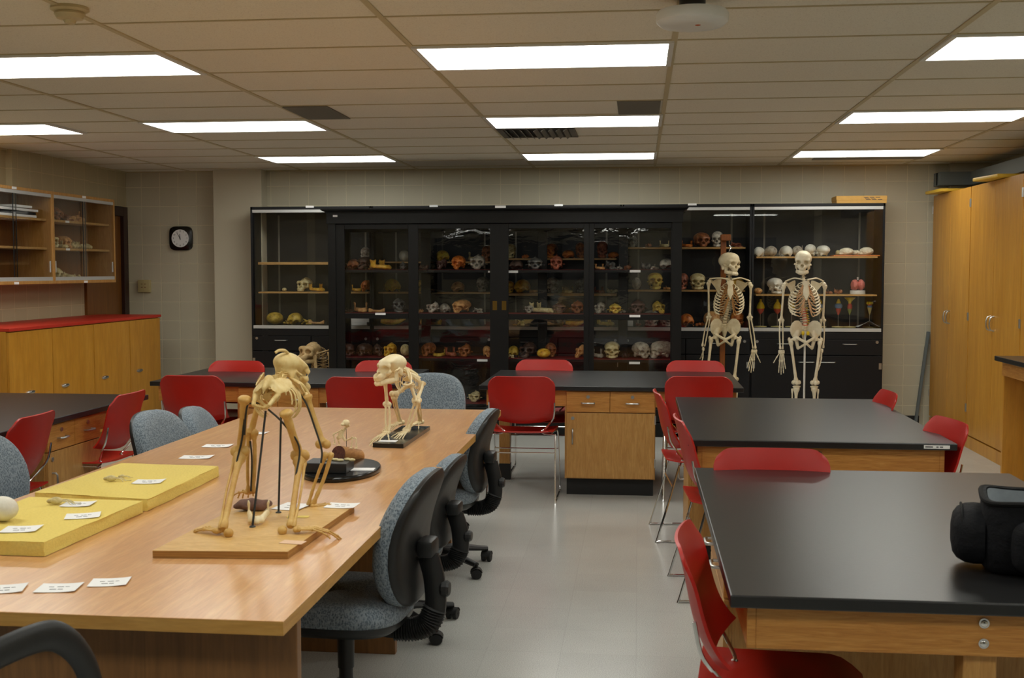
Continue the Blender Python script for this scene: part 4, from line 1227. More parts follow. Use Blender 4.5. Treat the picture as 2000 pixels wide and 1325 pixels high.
# -------- two hanging human skeletons
def human(label, loc, rz, mb_, cart, head, arms, legs, thx=-.015, sc=1.0, disc=None):
    t = thing('human_skeleton', label, 'skeleton', loc, rz, None, sc)
    sk = skull_mb(60, **HUM)
    hx, hz, yaw, tilt = head
    Mh = Matrix.Translation((hx, -.012, hz)) @ Matrix.Rotation(R(yaw), 4, 'Z') @ Matrix.Rotation(R(tilt), 4, 'Y') @ Matrix.Scale(1.06, 4)
    s2 = MB().raw(sk.v, sk.f, Mh).build('skull', mb_, t, 60)
    jw = jaw_mb(56); MB().raw(jw.v, jw.f, Mh).build('mandible', mb_, s2, 60)
    pts = [(hx, .005, hz + .055), (hx * .6 + thx * .4, .008, 1.515), (thx, .030, 1.44), (thx, .070, 1.31), (thx * .7, .058, 1.19), (0, .026, 1.10), (0, .040, 1.02)]
    at = spine_part(t, pts, 24, (.011, .022), mb_, (0, 1, 0), (1, 0, 0))
    if disc:
        dm = MB()
        for i in range(16, 23):
            c, tg = at(i / 24.0); dm.tube([c - tg * .003, c + tg * .003], [.024, .024], 12)
        dm.build('discs', M['m_red'], t)
        nm = MB()
        for i in range(15, 24):
            c, tg = at((i + .3) / 24)
            nm.tube([c + Vector((.02, .01, 0)), c + Vector((.038, .004, -.008))], [.005, .004], 7)
        nm.build('nerves', M['m_yellow'], t)
        hm_ = MB()
        for s in (-1, 1): hm_.ell((s * .022, -.0, .99), (.014, .012, .020))
        hm_.build('sacral_nerves', M['m_yellow'], t)
    rib_set(t, at, .235, .665, (1, 0, 0), (0, -1, 0), .132, .168, .115, .0066, mb_, cart, stern=((thx, -.078, 1.463), (thx + .003, -.105, 1.295)), smat=mb_)
    pm = pelvis_mb()
    MB().raw(pm.v, pm.f, Matrix.Translation((0, .0, .940)) @ Matrix.Scale(.98, 4)).build('pelvis', mb_, t, 60)
    for s, A in zip((-1, 1), arms):
        sh, el, wr, fd, nrm = [V3(q) for q in A]
        acr = scapula(t, sh + Vector((-s * .022, .012, 0)), (thx + s * .070, .085, sh.z + .035), (thx + s * .085, .098, sh.z - .125), (0, 1, 0), .0028, mb_)
        MB().tube(catmull([(thx + s * .014, -.082, 1.468), (thx + s * .055, -.075, 1.478), (thx + s * .105, -.035, 1.482), (acr.x, acr.y - .012, acr.z + .004)], 6), [.0095, .007, .006, .006, .0075], 8).build('clavicle', mb_, t, 60)
        h = long_bone(sh, el, .0095, .021, .016, cond=(.014, 0, 0)).ell(sh + Vector((-s * .010, 0, .003)), .021).build('humerus', mb_, t, 60)
        long_bone(el + Vector((s * .010, 0, -.006)), wr + Vector((s * .010, -.004, 0)), .0062, .0095, .0115, bow=(s * .006, 0, 0)).build('radius', mb_, t, 60)
        long_bone(el + Vector((-s * .012, .006, .008)), wr + Vector((-s * .012, .004, 0)), .0058, .012, .007, bow=(-s * .003, 0, 0)).build('ulna', mb_, t, 60)
        digits(t, 'hand', wr - Vector((0, 0, .008)), fd, nrm, (-s if A[4][1] < -.5 else s, 0, 0) if abs(A[4][1]) > .5 else (0, -1, 0), .185, mb_, curl=.13)
    for s, L in zip((-1, 1), legs):
        hp, kn, an, fw = [V3(q) for q in L]
        f = long_bone(hp + Vector((s * .040, .008, -.018)), kn + Vector((0, 0, .028)), .0125, .022, .022, bow=(0, -.012, 0), cond=(.023, .006, 0), seg=12)
        f.tube([hp, hp + Vector((s * .022, .004, -.006)), hp + Vector((s * .044, .008, -.022))], [.016, .013, .018], 10).ell(hp, .0225)
        f.ell(hp + Vector((s * .052, .010, -.008)), (.014, .016, .020)).build('femur', mb_, t, 60)
        MB().ell(kn + Vector((0, -.034, .028)), (.019, .010, .021)).build('patella', mb_, t, 60)
        long_bone(kn + Vector((-s * .004, .004, -.012)), an, .0115, .029, .019, seg=12).ell(kn + Vector((-s * .004, .004, -.010)), (.036, .024, .013)).build('tibia', mb_, t, 60)
        long_bone(kn + Vector((s * .032, .012, -.030)), an + Vector((s * .020, .006, -.008)), .0055, .010, .010).build('fibula', mb_, t, 60)
        fd = digits(t, 'foot', an + Vector((0, -.02, -.035)), fw, (0, 0, -1), (1, 0, 0), .19, mb_, curl=.05, spread=.08, lens=(1.0, 1.0, .95, .9, .82), thumb=False, finger='toe')
        MB().ell(an + Vector((0, .038, -.045)), (.020, .034, .022)).ell(an + Vector((0, 0, -.025)), (.022, .030, .022)).build('heel', mb_, t, 60)
    return t
p = aty(1573, 668, 10.5)
k = 1.0
hs = human('plastic human skeleton on white pole before the right glass cabinet', (p.x, 10.5, .0), 0, M['b_plastic'], M['b_cart'],
    (-.040, 1.515, -10, 3), [((-.196, 0, 1.425), (-.214, .012, 1.105), (-.212, -.02, .845), (-.02, -.05, -1), (0, -1, 0)), ((.164, 0, 1.425), (.156, .035, 1.105), (.150, .03, .855), (-.10, -.20, -1), (-1, 0, 0))],
    [((-.090, -.005, .940), (-.078, -.02, .520), (-.083, .02, .115), (-.15, -1, -.25)), ((.090, -.005, .940), (.086, -.02, .520), (.090, .02, .115), (.15, -1, -.25))], disc=True)
MB().tube([(0, .034, .03), (0, .034, 1.0)], .009, 12).build('stand_pole', M['white_paint'], hs)
b = MB()
for k in range(5):
    a = 2 * pi * k / 5 + .3; b.tube([(0, .034, .045), (.27 * cos(a), .034 + .27 * sin(a), .035)], [.016, .011], 8).ell((.27 * cos(a), .034 + .27 * sin(a), .020), (.014, .014, .020))
b.build('stand_base', M['white_paint'], hs)
MB().tube([(-.040, .0, 1.738), (-.040, 0, 1.775)], .003, 6).build('skull_hook', M['steel'], hs)
p = aty(1416, 664, 10.85)
hl = human('aged human skeleton hanging on brown wooden post before the glass cabinets', (p.x, 10.85, 0), R(0), M['b_real'], M['b_cart2'],
    (.030, 1.505, 38, 4), [((-.158, .0, 1.445), (-.150, .01, 1.115), (-.200, -.01, .842), (-.05, -.04, -1), (-1, 0, 0)), ((.232, 0, 1.425), (.226, .012, 1.115), (.268, -.03, .825), (-.16, -.10, -1), (0, -1, 0))],
    [((-.088, -.005, .930), (-.165, -.03, .520), (-.165, .02, .115), (-.1, -1, -.25)), ((.088, -.005, .930), (.088, -.02, .510), (.088, .02, .110), (.1, -1, -.25))], thx=.035)
MB().box(-.040, .105, .06, .010, .150, 1.86, .004).box(-.045, .0, 1.83, .045, .155, 1.888, .006).build('wooden_post', M['post'], hl, 0)
MB().box(-.28, -.10, .0, .26, .40, .045, .006).box(-.06, .06, .045, .03, .19, .12, .006).build('post_base', M['post'], hl, 0)
MB().tube(catmull([(.030, .02, 1.84), (.032, .02, 1.79), (.045, .012, 1.765), (.036, .0, 1.745), (.028, .004, 1.73)], 5), .0035, 7).build('hanging_hook', M['chrome'], hl)

# -------- four-legged skeletons, described by joints
def quad(t, J, mat, lmat, skl, jw, size, el=1.4, wire=True):
    """size = trunk scale in metres"""
    Mh = J['head']
    s2 = MB().raw(skl.v, skl.f, Mh).build('skull', mat, t, 60)
    if jw: MB().raw(jw.v, jw.f, Mh).build('mandible', mat, s2, 60)
    S, V, C = V3(J['S']), V3(J['V']), V3(J['C'])
    at = spine_part(t, J['spine'], 22, (size * .028, size * .048), mat, -V, S)
    rib_set(t, at, J['ribs'][0], J['ribs'][1], S, V, size * J.get('w', .28), size * J.get('d', .44), size * J.get('drop', .20), size * .0125, mat, mat, n=12, stern=J.get('stern'), smat=mat)
    pm = pelvis_mb(el, .85, 44)
    MB().raw(pm.v, pm.f, frame(J['hip'], J.get('pS', S), J['pC'], J['pV']) @ Matrix.Scale(size * J.get('ps', 1.9), 4)).build('pelvis', mat, t, 60)
    for s, A in zip((-1, 1), J['arms']):
        sh, el_, wr, fd = [V3(q) for q in A]
        k = size
        acr = scapula(t, sh, *[V3(q) for q in J['scap'][0 if s < 0 else 1]], (S * s * .6 - V * .6), k * .010, mat)
        if J.get('clav'):
            MB().tube(catmull([V3(J['clav']) + S * s * k * .03, (V3(J['clav']) + acr) / 2 + V * k * .05, acr], 5), k * .018, 7).build('clavicle', mat, t, 60)
        long_bone(sh, el_, k * .034, k * .070, k * .056, cond=S * k * .04).build('humerus', lmat, t, 60)
        o = S * k * .035
        wn = J.get('gap', {}).get(s)
        e2 = el_ + V3(wn) if wn else el_
        long_bone(e2 + o, wr + o * .7, k * .022, k * .036, k * .036, bow=o * .6).build('radius', lmat, t, 60)
        long_bone(e2 - o * .6, wr - o * .7, k * .018, k * .040, k * .026, bow=-o * .4).build('ulna', lmat, t, 60)
        fd = V3(fd).normalized(); lt = fd.cross(Vector((0, 0, 1))).normalized()
        digits(t, 'hand', wr, fd, (0, 0, -1), lt * (-s), k * J.get('hs', .62), lmat, curl=J.get('curl', .25), spread=.22)
    for s, L in zip((-1, 1), J['legs']):
        hp, kn, an, fd = [V3(q) for q in L]
        k = size
        long_bone(hp, kn, k * .042, k * .072, k * .068, cond=S * k * .045, bow=V * k * .03).build('femur', lmat, t, 60)
        MB().ell(kn + V3(J.get('kneef', (0, .3, 0))) * k * .2, k * .035).build('patella', lmat, t, 60)
        o = S * s * k * .05
        long_bone(kn - Vector((0, 0, k * .03)), an, k * .032, k * .075, k * .045).build('tibia', lmat, t, 60)
        long_bone(kn + o - Vector((0, 0, k * .05)), an + o * .6, k * .013, k * .028, k * .028, bow=o * .4).build('fibula', lmat, t, 60)
        fd = V3(fd).normalized(); lt = fd.cross(Vector((0, 0, 1))).normalized()
        f = digits(t, 'foot', an + fd * k * .03 - Vector((0, 0, k * .02)), fd, (0, 0, -1), lt * s, k * J.get('fs', .80), lmat, curl=J.get('curl', .25), spread=.16, finger='toe')
        MB().ell(an - fd * k * .08 - Vector((0, 0, k * .03)), (k * .05,) * 3).build('heel', lmat, t, 60)
    return at
# big ape skeleton on its plywood board, seen from behind
BT = CZ + .022
def wp(px, py, Y): return aty(px, py, Y)
f0, f1 = atz(298, 1076, BT), atz(562, 1078, BT)
b1 = atz(692, 988, BT)
bl = Vector((f0.x + (b1.x - f1.x), f0.y + (b1.y - f1.y), BT))
org = Vector(((f0.x + b1.x) / 2, (f0.y + b1.y) / 2, CZ + .001))
t = thing('ape_skeleton', 'ape skeleton walking on all fours on a plywood board, seen from behind', 'skeleton model', org)
def loc(p): return V3(p) - org
quadc = [f0, f1, b1, bl]
MB().loft([[loc((p.x, p.y, CZ + .001)) for p in quadc], [loc((p.x, p.y, BT - .0006)) for p in quadc]]).build('board_core', M['ply_edge'], t, 0)
MB().loft([[loc((p.x, p.y, BT - .0006)) for p in quadc], [loc((p.x, p.y, BT)) for p in quadc]]).build('board_top', M['ply'], t, 0)
YH, YS = 3.47, 3.78
head_c = wp(566, 712, 3.80)
Mh = Matrix.Translation(loc(head_c)) @ Matrix.Rotation(R(152), 4, 'Z') @ Matrix.Rotation(R(24), 4, 'X') @ Matrix.Scale(.69, 4) @ Matrix.Translation((0, -.02, -.125))
anL, anR = atz(436, 1034, BT + .02), atz(567, 1030, BT + .02)
J = dict(head=Mh,
    spine=[loc(wp(556, 722, 3.77)), loc(wp(551, 738, 3.74)), loc(wp(545, 748, 3.68)), loc(wp(535, 752, 3.60)), loc(wp(526, 762, 3.53)), loc(wp(521, 776, 3.48))],
    S=(1, 0, .0), V=(.06, .30, -.95), C=(.1, .93, .3), ribs=(.16, .70), w=.25, d=.44, stern=None,
    hip=loc(wp(520, 778, 3.46)), pC=(.06, .80, .60), pV=(0, .6, -.8), ps=1.62, el=1.3,
    arms=[[loc(wp(508, 776, 3.76)), loc(wp(490, 846, 3.77)), loc(wp(489, 962, 3.78)), (-.3, .5, -.04)],
          [loc(wp(597, 772, 3.72)), loc(wp(631, 868, 3.72)), loc(wp(606, 988, 3.72)), (.75, .35, -.02)]],
    gap={1: (.018, 0, -.028)},
    scap=[[loc(wp(516, 728, 3.74)), loc(wp(500, 752, 3.62))], [loc(wp(566, 738, 3.76)), loc(wp(584, 750, 3.62))]],
    legs=[[loc(wp(478, 775, 3.46)), loc(wp(469, 882, 3.50)), loc(anL), (-.80, .45, 0)], [loc(wp(557, 803, 3.46)), loc(wp(586, 890, 3.52)), loc(anR), (.92, .25, 0)]],
    kneef=(0, .3, 0), fs=.44, hs=.42, curl=.30)
quad(t, J, M['b_ape'], M['b_apel'], skull_mb(60, **MON), jaw_mb(56, .06), .295, el=1.3)
for a, b_ in (((519, 803, 3.5), (493, 1030)), ((549, 812, 3.66), (544, 1002))):
    p1 = atz(b_[0], b_[1], BT)
    MB().tube([loc(wp(*a)), loc(p1)], .0036, 8).ell(loc(p1), (.010, .010, .006)).build('support_rod', M['wire'], t)
for pts in ([(478, 780, 3.455), (474, 850, 3.475), (462, 905, 3.46), (447, 990, 3.38), (434, 1056, 3.30)], [(510, 788, 3.48), (492, 788, 3.47), (482, 796, 3.46), (477, 850, 3.47)], [(524, 800, 3.47), (552, 826, 3.47), (584, 872, 3.49), (578, 930, 3.46), (562, 1030, 3.36)],
            [(568, 748, 3.72), (596, 785, 3.70), (613, 830, 3.70), (628, 878, 3.69), (627, 905, 3.68)], [(489, 862, 3.765), (492, 900, 3.765), (490, 960, 3.765)]):
    MB().tube(catmull([loc(wp(*q)) for q in pts], 6), .0032, 6).build('wire', M['wire'], t)
MB().tube(catmull([loc(wp(538, 689, 3.72)), loc(wp(545, 685, 3.73)), loc(wp(556, 685, 3.75)), loc(wp(562, 690, 3.77))], 5), .005, 8).build('bone_hook', M['b_ape'], t)
o = MB().box(-.035, -.02, 0, .035, .02, .001).build('paper_note', M['tag_pink'], t, 0); o.location = loc(atz(572, 1060, BT + .0005)); o.rotation_euler = (0, 0, R(-8))
o = MB().box(-.035, -.014, 0, .035, .014, .001).build('paper_note', M['tag_yellow'], t, 0); o.location = loc(atz(582, 1010, BT + .0005)); o.rotation_euler = (0, 0, R(5))
# loose bits lying on the board: stone and an open jaw
p = atz(490, 1000, BT)
o = nets_mb(lambda P: sd_ell(P, (0, 0, .018), (.062, .030, .020)) + .003 * np.sin(P[..., 0] * 70) * np.sin(P[..., 1] * 90) + .002 * np.sin(P[..., 0] * 140 + P[..., 2] * 120), (-.08, -.05, -.01), (.08, .05, .05), 36).build('stone', M['stone'], None, 60)
o.location = (p.x, p.y + .02, BT + .001); o.rotation_euler = (0, 0, R(18)); tag(o, 'purple brown stone lying on the plywood board under the ape skeleton', 'stone')
p = atz(503, 1019, BT)
jm = SK['ape_mandible']
o = MB().raw(jm.v, jm.f, Matrix.Scale(.66, 4) @ Matrix.Translation((0, .07, .004))).build('mandible', M['b_monkey'], None, 60)
o.location = (p.x, p.y, BT + .001); o.rotation_euler = (0, 0, R(14)); tag(o, 'pale open lower jaw lying on the plywood board between the ape hind legs', 'jaw bone')

# small monkey skeleton on a black plinth
ZB = CZ + .020
q0, q1, q2 = atz(728, 866, ZB), atz(788, 868, ZB), atz(840, 833, ZB)
q3 = q0 + (q2 - q1)
org = (q0 + q2) / 2; org.z = CZ + .001
t = thing('monkey_skeleton', 'small pale monkey skeleton standing on a black plinth near table end', 'skeleton model', org)
MB().loft([[loc((p.x, p.y, z)) for p in (q0, q1, q2, q3)] for z in (CZ + .001, ZB)]).build('plinth', M['black_gloss'], t, 0)
a0 = q0.y
head_c = wp(768, 712, a0 + .16)
Mh = Matrix.Translation(loc(head_c)) @ Matrix.Rotation(R(-36), 4, 'Z') @ Matrix.Rotation(R(6), 4, 'X') @ Matrix.Scale(.74, 4) @ Matrix.Translation((0, -.015, -.115))
J = dict(head=Mh, spine=[loc(wp(776, 722, a0 + .22)), loc(wp(786, 725, a0 + .28)), loc(wp(796, 728, a0 + .36)), loc(wp(806, 735, a0 + .44)), loc(wp(814, 742, a0 + .50))],
    S=(1, -.3, 0), V=(-.05, -.15, -1), C=(-.3, -.9, .2), ribs=(.12, .72), w=.24, d=.42,
    hip=loc(wp(812, 750, a0 + .50)), pC=(-.2, -.75, .55), pV=(-.1, -.4, -.9), ps=1.5,
    arms=[[loc(wp(752, 744, a0 + .16)), loc(wp(756, 790, a0 + .20)), loc(atz(757, 844, ZB + .03)), (-.35, -.9, -.25)],
          [loc(wp(802, 752, a0 + .24)), loc(wp(813, 785, a0 + .24)), loc(atz(796, 840, ZB + .03)), (-.35, -.9, -.25)]],
    scap=[[loc(wp(775, 722, a0 + .26)), loc(wp(786, 735, a0 + .36))], [loc(wp(792, 716, a0 + .26)), loc(wp(808, 738, a0 + .36))]],
    legs=[[loc(wp(796, 752, a0 + .48)), loc(wp(770, 770, a0 + .36)), loc(atz(782, 824, ZB + .03)), (-.4, -.9, -.1)],
          [loc(wp(826, 747, a0 + .46)), loc(wp(814, 782, a0 + .38)), loc(atz(820, 823, ZB + .03)), (-.4, -.9, -.1)]],
    clav=loc(wp(778, 745, a0 + .16)), kneef=(0, -.3, 0), hs=.50, fs=.50, curl=.16)
quad(t, J, M['b_monkey'], M['b_monkey'], skull_mb(60, **MON), jaw_mb(56, .06), .245, el=1.3)
o = MB().box(-.042, -.024, 0, .042, .024, .001).build('paper_label', M['white_card'], t, 0); o.location = loc(atz(758, 862, ZB + .0006)); o.rotation_euler = (0, 0, R(-2))

# hunched ape skeleton standing on the floor beside the display case
org = Vector((-3.20, 11.02, 0))
t = thing('hunched_ape_skeleton', 'hunched tan ape skeleton standing beside the left end of the display case', 'skeleton', org)
Mh = Matrix.Translation(loc(wp(608, 708, 10.98))) @ Matrix.Rotation(R(-18), 4, 'Z') @ Matrix.Rotation(R(-2), 4, 'X') @ Matrix.Scale(1.22, 4) @ Matrix.Translation((0, 0, -.012))
J = dict(head=Mh, spine=[loc((-3.19, 11.05, .80)), loc((-3.15, 11.09, .79)), loc((-3.13, 11.14, .70)), loc((-3.13, 11.16, .58)), loc((-3.13, 11.13, .46))],
    S=(1, 0, 0), V=(0, -.95, -.3), C=(0, -.2, .97), ribs=(.14, .68), w=.30, d=.42, stern=(loc((-3.15, 10.93, .72)), loc((-3.14, 10.93, .56))),
    hip=loc((-3.13, 11.12, .43)), pC=(0, .2, 1), pV=(0, -1, .1), ps=1.5,
    arms=[[loc((-3.29, 11.03, .70)), loc((-3.31, 11.02, .42)), loc((-3.30, 10.92, .16)), (0, -.5, -.8)], [loc((-3.03, 11.03, .745)), loc((-3.02, 11.02, .44)), loc((-3.03, 10.92, .16)), (0, -.5, -.8)]],
    scap=[[loc((-3.20, 11.13, .77)), loc((-3.20, 11.16, .60))], [loc((-3.06, 11.13, .80)), loc((-3.06, 11.16, .62))]],
    legs=[[loc((-3.18, 11.10, .42)), loc((-3.19, 10.98, .25)), loc((-3.18, 11.06, .05)), (0, -1, 0)], [loc((-3.08, 11.10, .42)), loc((-3.08, 10.98, .25)), loc((-3.08, 11.06, .05)), (0, -1, 0)]],
    clav=loc((-3.15, 10.94, .74)), kneef=(0, -.3, 0), hs=.40, fs=.50, drop=.46)
apejaw = jaw_mb(52, .085)
quad(t, J, M['b_gor'], M['b_gor'], skull_mb(56, **{**APE, 'brow': .018, 'crest': .2}), apejaw, .34, el=1.2)
MB().tube([loc((-3.13, 11.15, .02)), loc((-3.13, 11.15, .5))], .008, 8).build('support_rod', M['wire'], t)
MB().box(-.18, -.14, 0, .20, .20, .018, .004).build('base', M['post'], t, 0)
# ---------------------------------------------------------------- the collection on the shelves
ORD = ['first', 'second', 'third', 'fourth', 'fifth', 'sixth', 'seventh', 'eighth', 'ninth', 'tenth', 'eleventh', 'twelfth']
KIND = {'human': ('skull', 'skull with lower jaw'), 'cranium': ('skull', 'skull without jaw'), 'erectus': ('skull', 'heavy browed skull'), 'erectus_jaw': ('skull', 'heavy browed skull with jaw'),
        'ape': ('skull', 'ape skull'), 'ape_jaw': ('skull', 'ape skull with jaw'), 'robust': ('skull', 'broad faced skull'), 'broken': ('skull', 'broken skull'), 'cap': ('cranial_vault', 'skull cap'),
        'ragged': ('skull', 'crumbling skull'), 'mandible': ('mandible', 'lower jaw'), 'ape_mandible': ('mandible', 'long lower jaw'), 'brain': ('brain_model', 'brain cast'), 'dome': ('braincase', 'braincase'),
        'tusk': ('bone', 'curved bone'), 'long': ('bone', 'long bone')}
for k in range(4): KIND['fragment%d' % k] = ('bone_fragment', 'bone fragment')
MCACHE = {}
def sk_mesh(kind, mat):
    key = (kind, mat)
    if key not in MCACHE:
        b = SK[kind]; bb = SKB[kind]
        cx, cy = (bb[0] + bb[1]) / 2, (bb[2] + bb[3]) / 2
        m = MB().raw(b.v, b.f, Matrix.Translation((-cx, -cy, -bb[4])))
        MCACHE[key] = m.mesh(KIND[kind][0], M[mat], 60)
    return MCACHE[key]
def shelf_row(where, group, Y, zshelf, items, frontpx=None):
    """items: (kind, photo x of centre, width px, height px, material, yaw, colour word[, tilt])"""
    items = sorted(items, key=lambda q: q[1])
    for i, it in enumerate(items):
        kind, px, w, h, mat, yaw, col = it[:7]
        roll = it[7] if len(it) > 7 else 0
        yy = Y + (it[8] if len(it) > 8 else 0)
        bb = SKB[kind]
        me = sk_mesh(kind, mat)
        ppm = FPX / (yy * 1.006)
        c, s = abs(cos(R(yaw))), abs(sin(R(yaw)))
        bw = (bb[1] - bb[0]) * c + (bb[3] - bb[2]) * s * .45
        sx = (.74 if kind == 'brain' else .93 if mat in ('b_white', 'b_greyw') and zshelf > 1.6 else 1.10) * w / ppm / bw; sz = 1.06 * h / ppm / (bb[5] - bb[4])
        if sz > sx * 1.35: sz = sx * 1.35
        if sz < sx * .7: sz = sx * .7
        o = put_mesh(KIND[kind][0], me)
        o.location = (aty(px, 600, yy).x, yy, zshelf + .001)
        o.rotation_euler = (0, 0, R(yaw)); o.scale = (sx, sx * (1 if not roll else roll), sz)
        pos = ORD[i] if i < len(ORD) else 'last'
        tag(o, '%s %s, %s from left, %s' % (col, KIND[kind][1], pos, where), {'bone_fragment': 'bone', 'braincase': 'skull', 'cranial_vault': 'skull', 'brain_model': 'model', 'mandible': 'jaw bone'}.get(KIND[kind][0], KIND[kind][0]), group)
FY, MYS = 10.95, 11.57
F0, F1, F2, F3 = 'fragment0', 'fragment1', 'fragment2', 'fragment3'
# display case, top to bottom felt shelves
shelf_row('top red shelf of display case', 'specimens on the top red shelf', FY, BSH[0], [
    (F0, 680, 20, 12, 'b_brown', 0, 'brown'), ('cap', 692, 26, 20, 'b_brown', 10, 'brown'), ('erectus', 712, 27, 24, 'b_dark', -15, 'dark'), (F1, 726, 14, 14, 'b_tan', 0, 'tan'),
    ('mandible', 748, 26, 14, 'b_gold', 70, 'yellowish'), ('ragged', 787, 15, 18, 'b_dgrey', 20, 'dark'),
    (F3, 829, 16, 14, 'b_dark', 0, 'dark'), ('ragged', 864, 22, 22, 'b_maroon', -30, 'dark purple'), ('broken', 896, 26, 26, 'b_orange', 0, 'orange tan'), ('robust', 934, 36, 29, 'b_grey', 0, 'grey'),
    ('cap', 1009, 24, 18, 'b_dark', 0, 'dark'), ('robust', 1045, 38, 24, 'b_dgrey', 5, 'dark grey'), ('robust', 1087, 30, 28, 'b_red', 0, 'red brown'),
    ('mandible', 1173, 18, 11, 'b_tan', 30, 'tan'), (F2, 1192, 22, 18, 'b_dgrey', 0, 'grey'), (F0, 1209, 12, 9, 'b_grey', 40, 'grey'), (F1, 1226, 14, 10, 'b_brown', 10, 'brown'),
    (F3, 1259, 22, 18, 'b_dgrey', 30, 'grey'), (F0, 1276, 14, 7, 'b_grey', 70, 'grey'), ('cap', 1302, 26, 20, 'b_grey', 0, 'grey')])
shelf_row('middle red shelf of display case', 'specimens on the middle red shelf', FY, BSH[1], [
    (F0, 680, 18, 7, 'b_dark', 0, 'dark'), ('mandible', 706, 27, 19, 'b_tan', 25, 'tan'), ('long', 736, 30, 10, 'b_tan', 12, 'tan'), ('ape_jaw', 779, 30, 27, 'b_dgrey', 15, 'dark grey'),
    (F1, 822, 10, 9, 'b_tan', 0, 'tan'), ('ragged', 846, 28, 21, 'b_bw', -10, 'patchy grey'), ('cap', 869, 20, 20, 'b_grey', 30, 'grey'), ('broken', 902, 34, 24, 'b_tan', -20, 'tan'), (F2, 934, 20, 10, 'b_grey', 0, 'grey'),
    ('ragged', 1034, 22, 17, 'b_grey', 0, 'grey'), ('ape_mandible', 1061, 30, 20, 'b_cream', 60, 'cream'), ('ragged', 1091, 34, 20, 'b_maroon', 10, 'grey brown'), ('robust', 1128, 30, 24, 'b_brown', 0, 'brown'),
    ('ape', 1172, 24, 21, 'b_grey', -10, 'grey'), ('robust', 1201, 30, 19, 'b_yellow', 5, 'yellow'), (F1, 1218, 14, 7, 'b_grey', 30, 'grey'), ('robust', 1246, 34, 26, 'b_maroon', 0, 'brown grey'), ('ape', 1287, 27, 23, 'b_olive', 20, 'dark olive')])
shelf_row('lower red shelf of display case', 'specimens on the lower red shelf', FY, BSH[2], [
    ('cranium', 679, 28, 24, 'b_maroon', 15, 'maroon'), ('cranium', 712, 27, 24, 'b_dark', -25, 'dark brown'), ('ape', 738, 22, 23, 'b_dark', 30, 'blackish'), ('ape', 761, 26, 25, 'b_gold', -10, 'shiny yellow'), ('dome', 791, 17, 24, 'b_cream', 0, 'cream'),
    ('erectus', 837, 26, 26, 'b_brown', -20, 'brown'), ('mandible', 856, 24, 14, 'b_olive', 0, 'olive'), ('mandible', 882, 20, 18, 'b_red', 40, 'red brown'), ('ragged', 908, 30, 25, 'b_brown', 0, 'brown'), ('erectus', 951, 17, 22, 'b_tan', 20, 'tan'),
    ('cap', 1003, 20, 21, 'b_olive', 0, 'olive'), (F2, 999, 11, 7, 'b_cream', 0, 'cream', 0, -.10), ('ape', 1031, 37, 28, 'b_dark', -10, 'big dark'), ('dome', 1062, 24, 18, 'b_gold', 0, 'golden', 0, -.09), ('erectus', 1076, 22, 26, 'b_brown', 15, 'brown', 0, .06), ('ape', 1134, 22, 27, 'b_tan', -30, 'tan'),
    ('mandible', 1170, 20, 17, 'b_grey', 30, 'grey'), ('human', 1196, 28, 30, 'b_cream', 0, 'cream'), (F1, 1223, 15, 12, 'b_dark', 0, 'dark'), ('cranium', 1252, 32, 30, 'b_greyw', 28, 'pale grey'), ('cranium', 1294, 33, 32, 'b_greyw', -60, 'stained grey')])
shelf_row('lowest red shelf of display case', 'specimens on the lowest red shelf', FY, BSH[3], [('ragged', 927, 28, 20, 'b_cream', 0, 'ring shaped cream')])
# steel cabinets, numbered by their place in the row
def steel(i, lev, items, nm, grp):
    z = SHZ[i][lev]
    shelf_row(nm, grp, MYS, z, items)
steel(0, 0, [('erectus', 663, 14, 24, 'b_grey', 0, 'grey'), ('human', 715, 20, 28, 'b_bw', 10, 'patchy white')], 'upper oak shelf, far left steel cabinet', 'specimens in the far left steel cabinet, upper shelf')
steel(0, 1, [('dome', 556, 8, 7, 'b_cream', 0, 'tiny cream'), ('ape', 595, 30, 27, 'b_cream', -5, 'pale yellow'), ('mandible', 622, 26, 14, 'b_gold', 50, 'orange yellow'), ('human', 664, 12, 22, 'b_olive', 0, 'olive'), ('mandible', 698, 20, 13, 'b_gold', 20, 'golden'), ('broken', 716, 18, 24, 'b_orange', -20, 'orange brown')], 'lower oak shelf, far left steel cabinet', 'specimens in the far left steel cabinet, lower shelf')
steel(0, 2, [('dome', 537, 29, 23, 'b_olive', 0, 'olive'), (F0, 560, 14, 8, 'b_olive', 0, 'olive'), ('cap', 577, 29, 22, 'b_olive', 8, 'olive'), (F2, 600, 20, 11, 'b_olive', 0, 'olive'), ('long', 618, 30, 9, 'b_tan', 5, 'tan')], 'metal ledge, far left steel cabinet', 'specimens on the ledge of the far left steel cabinet')
steel(1, 0, [('dome', 790, 22, 21, 'b_white', 0, 'white'), ('cap', 865, 28, 21, 'b_yellow', 15, 'yellow'), ('mandible', 930, 30, 18, 'b_cream', 0, 'cream'), ('human', 953, 22, 30, 'b_brown', -10, 'brown')], 'upper oak shelf, second steel cabinet', 'specimens in the second steel cabinet, upper shelf')
steel(1, 1, [('cap', 767, 28, 25, 'b_yellow', 40, 'yellow brown'), ('human', 821, 14, 22, 'b_olive', 0, 'olive'), (F0, 845, 9, 9, 'b_tan', 0, 'tan'), ('cap', 895, 23, 19, 'b_tan', 0, 'tan'), ('human', 943, 22, 28, 'b_grey', -15, 'grey')], 'lower oak shelf, second steel cabinet', 'specimens in the second steel cabinet, lower shelf')
steel(1, 2, [('tusk', 768, 46, 14, 'b_gold', 8, 'golden'), ('long', 842, 40, 13, 'b_gold', -6, 'golden')], 'metal ledge, second steel cabinet', 'specimens on the ledge of the second steel cabinet')
